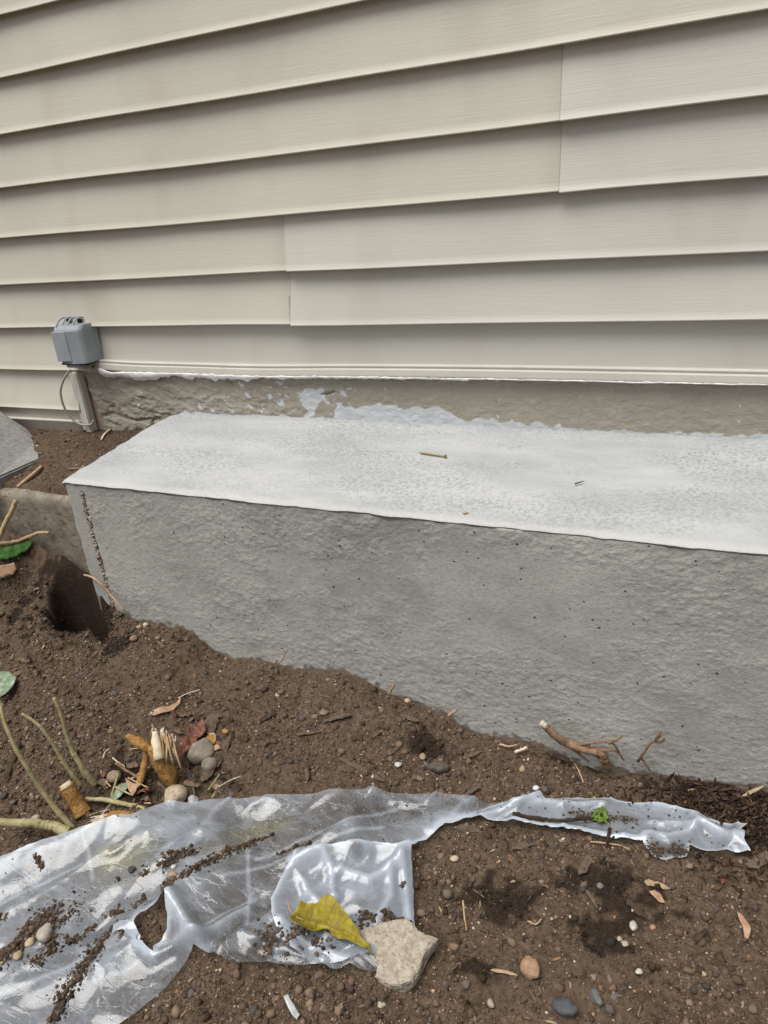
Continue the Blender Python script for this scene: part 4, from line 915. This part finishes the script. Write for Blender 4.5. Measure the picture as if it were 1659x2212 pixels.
# broken stalk with frayed fibres
bs = empty('broken_stalk', tuple(surf(360, 1680))); tag(bs, 'snapped ochre stalk with frayed pale fibres behind the shrub', 'stalk')
seg(rp((330, 1610, .085), (342, 1640, .060), (362, 1668, .030), (372, 1695, .004)), np.array([13, 15, 19, 12])*sS, M_BARK, bs, 'stump', .14, 3, 18, 14)
seg(rp((275, 1588, .085), (296, 1603, .08), (318, 1615, .075), (328, 1625, .07)), np.array([5, 11, 10, 6])*sS, M_BARK, bs, 'bark_strip', .15, 4, 10, 8)
seg(rp((318, 1622, .05), (312, 1655, .03), (302, 1690, .01), (292, 1713, .003)), np.array([7, 8, 7, 3])*sS, M_BARK, bs, 'bark_strip', .15, 5, 10, 8)
seg(rp((335, 1580, .105), (338, 1605, .09), (345, 1640, .07)), np.array([5, 11, 12])*sS, M_CUT, bs, 'cut_end', .15, 6, 8, 9)
for i in range(34):
    a = random.uniform(0, 1); u0, v0 = 328 + 50*a + random.uniform(-8, 8), 1572 + 22*a + random.uniform(-12, 12); ln = random.uniform(22, 62); sp_ = random.uniform(-10, 20)
    seg(rp((u0, v0, .095+random.uniform(0, .015)), (u0 + sp_*.4, v0 + ln*.5, .09), (u0 + sp_, v0 + ln, .068)), np.array([1.2, random.uniform(1.6, 3.4), .8])*sS, random.choice([M_FIB, M_TWIG, M_BARK, M_TWIG, M_FIB]), bs, 'fibre', .2, 70+i, 6, 5)
twig([(250, 1648), (275, 1665), (310, 1688)], 3.5, 'brown twig between the shrub and the broken stalk', M_ROOT, lifts=[.03, .02, .012])
leaf([(270, 1680), (283, 1688), (300, 1692), (305, 1697), (295, 1702), (287, 1718), (278, 1706)], 'curled pink-tan dry leaf scrap beneath the broken stalk', M_TAN, lambda x, y: terrain(x, y, False)+.016+.005*vn(x*70, y*70, None, 3), lift=.016)
leaf([(238, 1720), (250, 1703), (262, 1693), (275, 1690), (278, 1700), (262, 1716), (248, 1727)], 'small grey-green leaf scrap beside the shrub stub', M_PALE, lambda x, y: terrain(x, y, False)+.012+.004*vn(x*70, y*70, None, 3), lift=.012)
leaf([(380, 1618), (392, 1590), (402, 1570), (420, 1558), (436, 1552), (444, 1562), (442, 1578), (430, 1590), (424, 1603), (412, 1600), (402, 1622), (390, 1640)], 'crumpled russet leaf behind the broken stalk', M_RED, lambda x, y: terrain(x, y, False)+.024+.014*fbm(x*55, y*55, None, 3, 3), lift=.024, step=.002)
leaf([(318, 1543), (330, 1532), (350, 1526), (368, 1524), (392, 1503), (388, 1518), (376, 1532), (352, 1538), (335, 1545)], 'flat pinkish dead leaf on the soil near the block', M_TAN, lambda x, y: terrain(x, y, False)+.007+.003*vn(x*70, y*70, None, 5), lift=.008)
twig([(385, 1508), (405, 1498), (432, 1490)], 1.6, 'pale straw beside the flat pinkish leaf', M_FIB)
leaf([(438, 1600), (446, 1590), (460, 1588), (468, 1596), (462, 1606), (450, 1610)], 'small ochre leaf scrap above the round stone', M_BARK, lambda x, y: terrain(x, y, False)+.012+.004*vn(x*90, y*90, None, 3), lift=.012, step=.002)
leaf([(478, 1577), (486, 1573), (494, 1578), (490, 1584), (482, 1583)], 'tiny orange petal-like leaf scrap near the wood chips', M_BARK, lambda x, y: terrain(x, y, False)+.010, lift=.01, step=.002)

for i in range(16):      # dry straw around the cut shrub
    u0, v0 = random.choice([(240, 1700), (330, 1720), (430, 1700), (200, 1790), (380, 1600), (250, 1640)]); u0 += random.uniform(-45, 45); v0 += random.uniform(-30, 25); a = random.uniform(-1.2, 1.2); ln = random.uniform(22, 60)
    o = twig([(u0, v0), (u0+ln*.5*math.cos(a)+random.uniform(-3, 3), v0+ln*.4*math.sin(a)), (u0+ln*math.cos(a), v0+ln*.7*math.sin(a))], random.uniform(1.2, 2.3), 'thin dry straw in the debris around the cut shrub', random.choice([M_FIB, M_TWIG, M_STEM]), name='straw', cat='straw', lifts=[random.uniform(.004, .02) for _ in range(3)], seed=i)
    o['group'] = 'straws around the cut shrub'
for i in range(18):
    u0, v0 = 455 + random.uniform(-70, 55), 1640 + random.uniform(-95, 95); a = random.uniform(-1.4, 1.4); ln = random.uniform(18, 46)
    chip((u0, v0), (u0+ln*math.cos(a), v0+ln*.8*math.sin(a)), random.uniform(5, 13), 'dark bark chip in the litter right of the broken stalk', random.choice([WOOD, WOOD_D, WOOD_D]), group='bark chips in the litter', seed=300+i)
for i in range(16):      # small dry leaf scraps in the same litter
    u0, v0 = random.choice([(250, 1690), (330, 1715), (430, 1700), (470, 1600), (300, 1640), (400, 1560), (210, 1740)]); u0 += random.uniform(-30, 30); v0 += random.uniform(-20, 20); a0 = random.uniform(0, 6.28); rr_ = random.uniform(8, 17)
    pl = [(u0 + rr_*random.uniform(.55, 1.1)*math.cos(a)*(1.25 if abs(math.cos(a-a0)) > .7 else .6), v0 + .7*rr_*random.uniform(.55, 1.1)*math.sin(a)*(1.1 if abs(math.cos(a-a0)) > .7 else .7)) for a in np.linspace(0, 2*math.pi, 10)[:-1]]
    o = leaf(pl, 'small dry leaf scrap in the debris by the cut shrub', random.choice([M_TAN, M_DRY, M_DRY, M_RED, M_OCH]), (lambda sd: lambda x, y: terrain(x, y, False)+.010+.007*fbm(x*70, y*70, None, 2, sd))(600+i), name='leaf_scrap', cat='leaf', lift=.010, step=.0022)
    o['group'] = 'leaf scraps by the cut shrub'
# larger stones
for i, a in enumerate([(437, 1623, 44, 50, (.30, .245, .19), 'round grey-brown stone beside the long wood chips'), (452, 1650, 34, 32, (.27, .22, .18), 'smaller brown stone just below the round stone'),
          (382, 1716, 52, 46, (.47, .36, .23), 'blocky tan stone near the edge of the sheet'), (418, 1728, 26, 30, (.45, .44, .42), 'whitish rough pebble beside the blocky tan stone'),
          (250, 1676, 30, 30, (.34, .235, .15), 'brown pebble between shrub stems and broken stalk'), (78, 1768, 26, 24, (.42, .33, .27), 'pinkish pebble above the horizontal shrub stem'),
          (468, 1698, 18, 16, (.44, .30, .18), 'small orange-tan pebble right of the dark chips'), (1146, 2089, 40, 46, (.42, .245, .125), 'smooth oval orange-brown pebble on the lower right soil'),
          (1220, 2172, 54, 32, (.085, .095, .105), 'dark blue-grey stone near the bottom edge'), (982, 1853, 24, 16, (.55, .42, .27), 'pale tan pebble right of the torn flap edge'),
          (302, 1353, 14, 14, (.50, .31, .13), 'orange pebble on the mound rim at the block corner'), (316, 1350, 13, 16, (.55, .46, .30), 'pale yellowish pebble next to the orange one on the rim'),
          (290, 1378, 20, 20, (.30, .17, .10), 'brown rounded pebble on the mound below the rim'), (1158, 1701, 16, 15, (.62, .66, .68), 'white glassy pebble above the plastic strip'),
          (1349, 2038, 24, 18, (.46, .40, .26), 'tan pebble on the right soil below the damp spot'), (1367, 1998, 20, 24, (.52, .49, .40), 'pale cream pebble beside the damp soil'),
          (1380, 2096, 18, 14, (.58, .54, .40), 'cream flat pebble in the lower right soil'), (1410, 2002, 16, 14, (.48, .22, .12), 'small brick-red pebble on the right soil'),
          (1338, 2028, 14, 16, (.47, .36, .23), 'small tan pebble low on the right soil'), (1326, 2150, 22, 16, (.14, .13, .13), 'dark grey pebble right of the blue-grey stone'),
          (1287, 2150, 24, 34, (.16, .15, .145), 'upright grey stone chip above the blue-grey stone'), (825, 2167, 26, 18, (.42, .36, .27), 'pale pebble just below the angular rock'),
          (735, 2175, 16, 14, (.34, .22, .15), 'small brown pebble on soil beneath the flap'), (1372, 1965, 20, 12, (.68, .67, .64), 'white flat pebble near the dry leaf pair'),
          (1352, 2061, 16, 14, (.52, .37, .24), 'peach pebble in the lower right soil'), (1296, 1912, 16, 14, (.20, .19, .19), 'grey pebble beside the right damp patch'),
          (40, 2062, 24, 22, (.42, .32, .20), 'round tan pebble lying in dirt on the sheet'), (65, 2030, 26, 22, (.50, .37, .22), 'orange-tan pebble in dirt on the sheet'), (98, 2010, 30, 36, (.42, .37, .30), 'large pale stone in dirt on the sheet'),
          (285, 1874, 20, 18, (.075, .062, .055), 'dark clod on the yellow patch of the sheet'), (377, 1873, 14, 14, (.55, .50, .46), 'whitish pebble in the upper dirt streak'), (374, 1890, 26, 14, (.42, .28, .16), 'orange stone chip in the upper dirt streak'),
          (947, 1655, 44, 30, (.11, .085, .068), 'grey-brown clod beside the dark turned soil'), (700, 1537, 26, 16, (.24, .175, .13), 'brown flat pebble high on the mound'), (880, 1512, 16, 13, (.48, .36, .24), 'tan pebble near the mound crest'),
          (913, 1633, 18, 18, (.36, .25, .15), 'round tan pebble left of the dark turned soil'), (600, 1500, 14, 12, (.45, .38, .30), 'pale pebble on upper mound'), (1205, 2130, 20, 14, (.13, .125, .12), 'dark pebble above the blue-grey stone'),
          (860, 1650, 18, 14, (.56, .54, .50), 'white pebble on the mound beside a long chip'), (1060, 2165, 18, 22, (.40, .33, .25), 'pale brown pebble at the bottom of the soil')]):
    u, v, w, h, c, lb = a
    if w < 28: w, h = w*.86, h*.86
    zz_ = None
    if 'on the sheet' in lb or 'yellow patch' in lb or 'dirt streak' in lb:
        p_ = hit(u, v+h*.25, .012); zz_ = (p_[0], p_[1], z_main(p_[0], p_[1]))
    big_ = w > 30
    stone(u, v, w, h, c, lb, 'stone' if big_ else 'pebble', 'stone' if big_ else 'pebble', z=zz_, seed=i, rot=random.uniform(-.4, .4), rough=.55 if ('chip' in lb or 'rough' in lb or 'blocky' in lb or 'clod' in lb) else .32, tall=.55 if 'flat' in lb else .8)
# wood chips
for i, (a, b, w, lb, m_) in enumerate([((436, 1690), (500, 1590), 26, 'long splintered wood chip beside the round stone', WOOD), ((462, 1545), (452, 1590), 34, 'wide grey bark chip above the round stone', WOOD), ((478, 1570), (500, 1560), 12, 'short dark chip beside the bark chip', WOOD_D),
          ((395, 1650), (425, 1600), 22, 'dark chip between russet leaf and round stone', WOOD_D), ((490, 1620), (470, 1660), 10, 'narrow chip right of the long splintered chip', WOOD),
          ((735, 1640), (830, 1690), 13, 'long grey chip lying on the mound', WOOD), ((700, 1560), (760, 1545), 14, 'grey-brown chip high on the mound', WOOD), ((640, 1588), (700, 1580), 8, 'reddish narrow chip on mid mound', WOOD), ((662, 1660), (664, 1690), 8, 'short upright red-brown chip on the mound', WOOD), ((865, 1545), (905, 1560), 14, 'chip near the crest by the block', WOOD), ((760, 1600), (790, 1585), 10, 'small chip beside pebbles on mid mound', WOOD_D),
          ((1275, 1850), (1250, 1892), 22, 'curved grey chip below the plastic strip', WOOD), ((980, 1790), (1045, 1800), 16, 'dark flat chip beneath the torn edge of the sheet', WOOD), ((1105, 1835), (1175, 1818), 14, 'grey chip below the left of the strip', WOOD), ((1392, 1907), (1447, 1922), 14, 'pale split chip right of the damp soil', WOOD_T), ((1480, 1835), (1390, 1960), 1, '', None),
          ((1355, 1945), (1395, 1985), 16, 'dark chip under the dry tan leaf', WOOD_D), ((1265, 1925), (1290, 1965), 8, 'thin grey chip on the centre right soil', WOOD), ((1610, 1872), (1680, 1845), 26, 'thick grey wood piece at the right edge', WOOD), ((1615, 1850), (1680, 1838), 12, 'dark splinter above the thick wood piece', WOOD_D), ((1530, 2010), (1500, 2040), 10, 'small chip in the lower right corner soil', WOOD_D),
          ((1060, 2098), (1118, 2110), 7, 'pale stick beneath the oval pebble', WOOD_T), ((20, 1870), (70, 1840), 24, 'dark bark chip at the left edge above the sheet', WOOD), ((8, 1900), (18, 1835), 22, 'brown bark chip at the far left edge', WOOD), ((10, 1690), (45, 1595), 12, 'long dark stick on the left soil', WOOD_D), ((340, 1690), (400, 1760), 6, 'thin brown stalk near the blocky stone', WOOD), ((405, 1660), (425, 1740), 4, 'dry weed stalk right of the blocky stone', WOOD),
          ((1190, 1625), (1240, 1650), 10, 'dark chip in the gap below the root', WOOD_D), ((1000, 1640), (1040, 1625), 10, 'chip right of the dark turned soil', WOOD), ((1035, 1700), (1000, 1725), 10, 'chip above the sheet near its twist', WOOD), ((560, 1560), (590, 1545), 12, 'brown chip on the upper left mound', WOOD_D), ((590, 1745), (520, 1740), 14, 'dark chip just above the sheet edge', WOOD_D), ((1600, 1725), (1650, 1700), 8, 'pale splinter on the mulch heap', WOOD_T), ((1500, 1720), (1560, 1700), 8, 'dark splinter left of the mulch heap', WOOD_D)]):
    if m_ is not None: chip(a, b, w, lb, m_, seed=i)
leaf([(1402, 1925), (1412, 1922), (1428, 1932), (1438, 1948), (1424, 1946), (1410, 1936)], 'folded tan dry leaf beside the pale split chip', M_TAN, lambda x, y: terrain(x, y, False)+.012+.005*vn(x*90, y*90, None, 3), lift=.012, step=.002)
leaf([(1592, 1972), (1602, 1975), (1614, 1992), (1622, 2010), (1618, 2026), (1608, 2022), (1604, 2005), (1597, 1990)], 'narrow orange-brown dead leaf near the right edge', M_TAN, lambda x, y: terrain(x, y, False)+.012+.006*vn(x*60, y*60, None, 4), lift=.012, step=.002)
leaf([(1556, 1898), (1566, 1896), (1568, 1906), (1558, 1908)], 'tiny red leaf scrap in the right damp soil', M_RED, lambda x, y: terrain(x, y, False)+.008, lift=.008, step=.002)
leaf([(612, 2150), (622, 2146), (634, 2168), (648, 2192), (640, 2204), (630, 2190), (620, 2172)], 'grey-white scrap of plastic on soil at the bottom', M_SCRAP, lambda x, y: terrain(x, y, False)+.010+.004*vn(x*90, y*90, None, 4), name='plastic_scrap', cat='plastic scrap', lift=.01, step=.002)
twig([(1000, 1945), (1004, 1985), (1008, 2010)], 2.2, 'thin tan rootlet standing in the dark damp soil', M_TWIG, lifts=[.02, .012, .004])
twig([(1140, 1990), (1158, 1996), (1170, 1985)], 2.2, 'curled tan rootlet on the centre right soil', M_TWIG, lifts=[.006]*3)
twig([(1112, 1625), (1138, 1615)], 3.2, 'short white stick beside the gap near the root', M_CUT, lifts=[.012, .012], taper=1)
twig([(1080, 1608), (1100, 1612), (1118, 1609)], 2.5, 'pale rootlet tip at the soil edge below the block', M_TWIG, lifts=[.012]*3)
twig([(600, 1437), (612, 1420), (618, 1405)], 1.6, 'hair thin yellow rootlet rising beside the block', M_TWIG, lifts=[.004, .03, .045])
twig([(1260, 1690), (1248, 1660), (1232, 1640)], 2, 'thin twig left of the root', M_TWIG, lifts=[.004, .01, .02])
twig([(840, 1500), (848, 1485), (852, 1478)], 3, 'tiny orange root stub at the mound crest', M_TWIG, lifts=[.004, .012, .018])
twig([(970, 1545), (985, 1535)], 4, 'tan root stub poking out near the crest', M_TWIG, lifts=[.006, .014])
# things at the left by the ledge and the hole
def bedpt(u, v, l=0.): 
    d = ray(u, v); t = np.linspace(.8, 3.5, 900); P = CAM[None] + t[:, None]*d[None]; k = np.argmax(P[:, 2] < bed(P[:, 0], P[:, 1]) + l); return P[k]
def btwig(pts, r, label, mat, l=.004):
    P = resample([bedpt(u, v, l) for u, v in pts], 12); tag(link('twig', tube_mesh('twig', P, r*mpp(P[0]), 7, .1, 3), mat, None, True), label, 'twig')
btwig([(38, 1052), (62, 1032), (90, 1008)], 4, 'brown stick lying on the raised soil by the slab', M_TWIG, .008)
btwig([(240, 926), (226, 938), (219, 950)], 2.2, 'small white forked twig below the foundation crack', M_CUT)
btwig([(150, 1013), (178, 1013)], 3, 'short red-brown splinter beside the block top corner', M_ROOT)
twig([(-8, 1175), (12, 1130), (35, 1082)], 5, 'pale broken stick leaning at the left edge below the ledge', M_TWIG, lifts=[.02, .07, .12], taper=1)
twig([(-10, 1176), (40, 1168), (80, 1152), (106, 1150)], 4.5, 'curved brown stick above the green leaf at left', M_TWIG, lifts=[.03, .03, .035, .04])
leaf([(-10, 1188), (15, 1184), (40, 1172), (62, 1166), (70, 1175), (60, 1190), (42, 1204), (15, 1212), (-10, 1208)], 'dark green rolled leaf at the left edge under the sticks', M_GRN, lambda x, y: terrain(x, y, False)+.018+.012*fbm(x*26, y*26, None, 3, 3), lift=.02, step=.0025, vein=[(-10, 1198), (20, 1198), (45, 1188), (70, 1172)])
leaf([(-10, 1228), (12, 1222), (30, 1214), (36, 1228), (30, 1242), (8, 1250), (-10, 1248)], 'brown curled dead leaf at the left edge below the green leaf', M_TAN, lambda x, y: terrain(x, y, False)+.018+.008*vn(x*40, y*40, None, 3), lift=.02)
leaf([(-10, 1470), (0, 1452), (18, 1450), (34, 1458), (28, 1478), (12, 1500), (-10, 1512)], 'pale frosted green leaf cut off by the left edge', M_PALE, lambda x, y: terrain(x, y, False)+.024+.008*vn(x*40, y*40, None, 3), lift=.025)
twig([(182, 1242), (205, 1250), (235, 1280), (268, 1320)], 2.4, 'thin bare twig hanging into the hole at the block corner', M_TWIG, lifts=[.10, .10, .08, .05])

# deck screw on the block top
def top_z(x, y): return ZT0 + (ZT1-ZT0)*(y-FACE)/(-FACE)
def toppt(u, v, l=0.):
    d = ray(u, v); t = np.linspace(.6, 3, 2000); P = CAM[None] + t[:, None]*d[None]; k = np.argmax(P[:, 2] < top_z(P[:, 0], P[:, 1]) + .002 + l); return P[k]
M_BRASS = simple('zinc_screw', (.30, .23, .10), (.42, .34, .17), 300, .38, 400, .2, .0005, .5, metallic=.85)
A, B = toppt(905, 977, .0025), toppt(964, 986, .003); scr = empty('deck_screw', tuple((A+B)/2 - np.array([0, 0, .003]))); tag(scr, 'brass coloured deck screw lying on the white block top', 'screw')
ax = (B-A); Ls = np.linalg.norm(ax); ax /= Ls
Pn = [A + ax*Ls*t for t in np.linspace(0, .93, 60)]; tt = np.linspace(0, .93, 60)
part('shaft', tube_mesh('shaft', Pn, np.where(tt < .08, tt/.08*.0017+.0002, np.where(tt < .78, .0016+.0009*(np.arange(60) % 3 == 0), .0016)), 10), M_BRASS, scr)
part('head', tube_mesh('head', [A+ax*Ls*t for t in (.92, .955, .985, .99)], [.0016, .0036, .0042, .0036], 14), M_BRASS, scr)
o_ = twig([(0, 0)], 1) if False else None
P = resample([toppt(1242, 1045, .002), toppt(1252, 1042, .003), toppt(1262, 1039, .004)], 8)
tag(link('splinter', tube_mesh('splinter', P, np.linspace(.0022, .0006, 8), 6, .2, 1, .6), M_DTWIG, None, True), 'tiny black splinter on the white block top', 'splinter')
for u, v, w, c, lb in [(1005, 1108, 12, (.42, .30, .12), 'tan flake stuck near the front edge of block top'), (697, 1178, 5, (.40, .30, .12), 'speck of yellow grit on block top')][:1]:
    p_ = toppt(u, v); stone(u, v, w, w*.7, c, lb, 'flake', 'flake', z=p_, seed=3, tall=.4)

# utility box and cable
M_BOX = simple('grey_plastic', (.27, .295, .32), (.33, .355, .38), 14, .5, 500, .12, .0006, .35)
M_CABLE = simple('grey_cable', (.30, .275, .235), (.38, .355, .31), 40, .55, 200, .15, .0006, .35)
M_BLK = simple('black_gap', (.012, .012, .013), (.02, .02, .02), 40, .8, 200, .1, .0005)
ub = empty('utility_box', (-1.0, -.02, .5)); tag(ub, 'grey plastic utility box with looped cable mounted on siding', 'utility box')
bx0, bx1 = onY(124, 745, -.060)[0], onY(196, 745, -.040)[0]; bz0, bz1 = onY(160, 789, -.066)[2], onY(150, 703, -.060)[2]
def ubody():
    # back plate to chamfered front: octagon-like plan with one bevelled right flank
    plan = [(bx0, -.014), (bx0, -.058), (bx0+.004, -.064)] + [(bx1-.038, -.076), (bx1-.006, -.066), (bx1, -.058), (bx1, -.014)]
    bm = bmesh.new()
    lev = [(bz0+.004, .0), (bz0+.012, .0), (bz1-.012, .0), (bz1, .010)]
    R_ = []
    for z, ins in lev: R_.append([bm.verts.new((x, y if y > -.02 else y+ins, z)) for x, y in plan])
    m = len(plan)
    for a, b in zip(R_[:-1], R_[1:]):
        for i in range(m): bm.faces.new((a[i], a[(i+1) % m], b[(i+1) % m], b[i]))
    bm.faces.new(R_[0][::-1]); bm.faces.new(R_[-1]); bmesh.ops.recalc_face_normals(bm, faces=bm.faces)
    bmesh.ops.bevel(bm, geom=bm.edges[:], offset=.0016, segments=2, affect='EDGES')
    me = bpy.data.meshes.new('cover'); bm.to_mesh(me); bm.free(); return me
part('cover', ubody(), M_BOX, ub, False)
part('front_panel', box_mesh('front_panel', bx0+.006, bx1-.040, -.0775, -.06, bz0+.012, bz1-.014, .0012), M_BOX, ub, False)
part('back_plate', box_mesh('back_plate', bx0+.010, bx1+.004, -.018, -.008, bz0-.004, bz1-.004, .002), M_BOX, ub, False)
part('gap_line', box_mesh('gap_line', bx0+.004, bx1-.006, -.066, -.03, bz0+.0005, bz0+.0045), M_BLK, ub, False)
tb = part('latch_tab', box_mesh('latch_tab', bx0+.012, bx1-.034, -.060, -.03, bz0-.0085, bz0+.001, .0015), M_BOX, ub, False)
part('slot', box_mesh('slot', bx0+.030, bx0+.036, -.0612, -.058, bz0-.0055, bz0-.0025), M_BLK, tb, False).matrix_parent_inverse = Matrix.Translation(-ub.location)
for hx in (bx0+.012, bx0+.050):
    for dx in (0, .020):
        P = [(hx+dx, -.060, bz1-.004), (hx+dx, -.054, bz1+.004), (hx+dx, -.040, bz1+.013), (hx+dx, -.028, bz1+.015), (hx+dx, -.016, bz1+.010), (hx+dx, -.012, bz1-.002)]
        part('hinge_hook', tube_mesh('hinge_hook', resample(P, 14), .0024, 8), M_BOX, ub)
    part('hinge_bridge', box_mesh('hinge_bridge', hx, hx+.020, -.034, -.026, bz1+.0125, bz1+.0165, .0012), M_BOX, ub, False)
    part('hinge_recess', box_mesh('hinge_recess', hx+.003, hx+.017, -.024, -.016, bz1-.002, bz1+.010), M_BLK, ub, False)
def cpt(u, v, Y): return onY(u, v, Y)
c1 = [cpt(152, 799, -.040), cpt(140, 815, -.046), cpt(131, 843, -.05), cpt(135, 870, -.05), cpt(147, 895, -.046), cpt(163, 911, -.040), cpt(180, 918, -.036), cpt(196, 917, -.030), cpt(203, 908, -.026)]
part('cable', tube_mesh('cable', resample(c1, 60), .0031, 9, .02), M_CABLE, ub)
c2 = [cpt(182, 796, -.040), cpt(192, 790, -.034), cpt(200, 786, -.030), cpt(210, 783, -.026), cpt(216, 783, -.020)]
part('cable', tube_mesh('cable', resample(c2, 24), .0030, 9, .02), M_CABLE, ub)
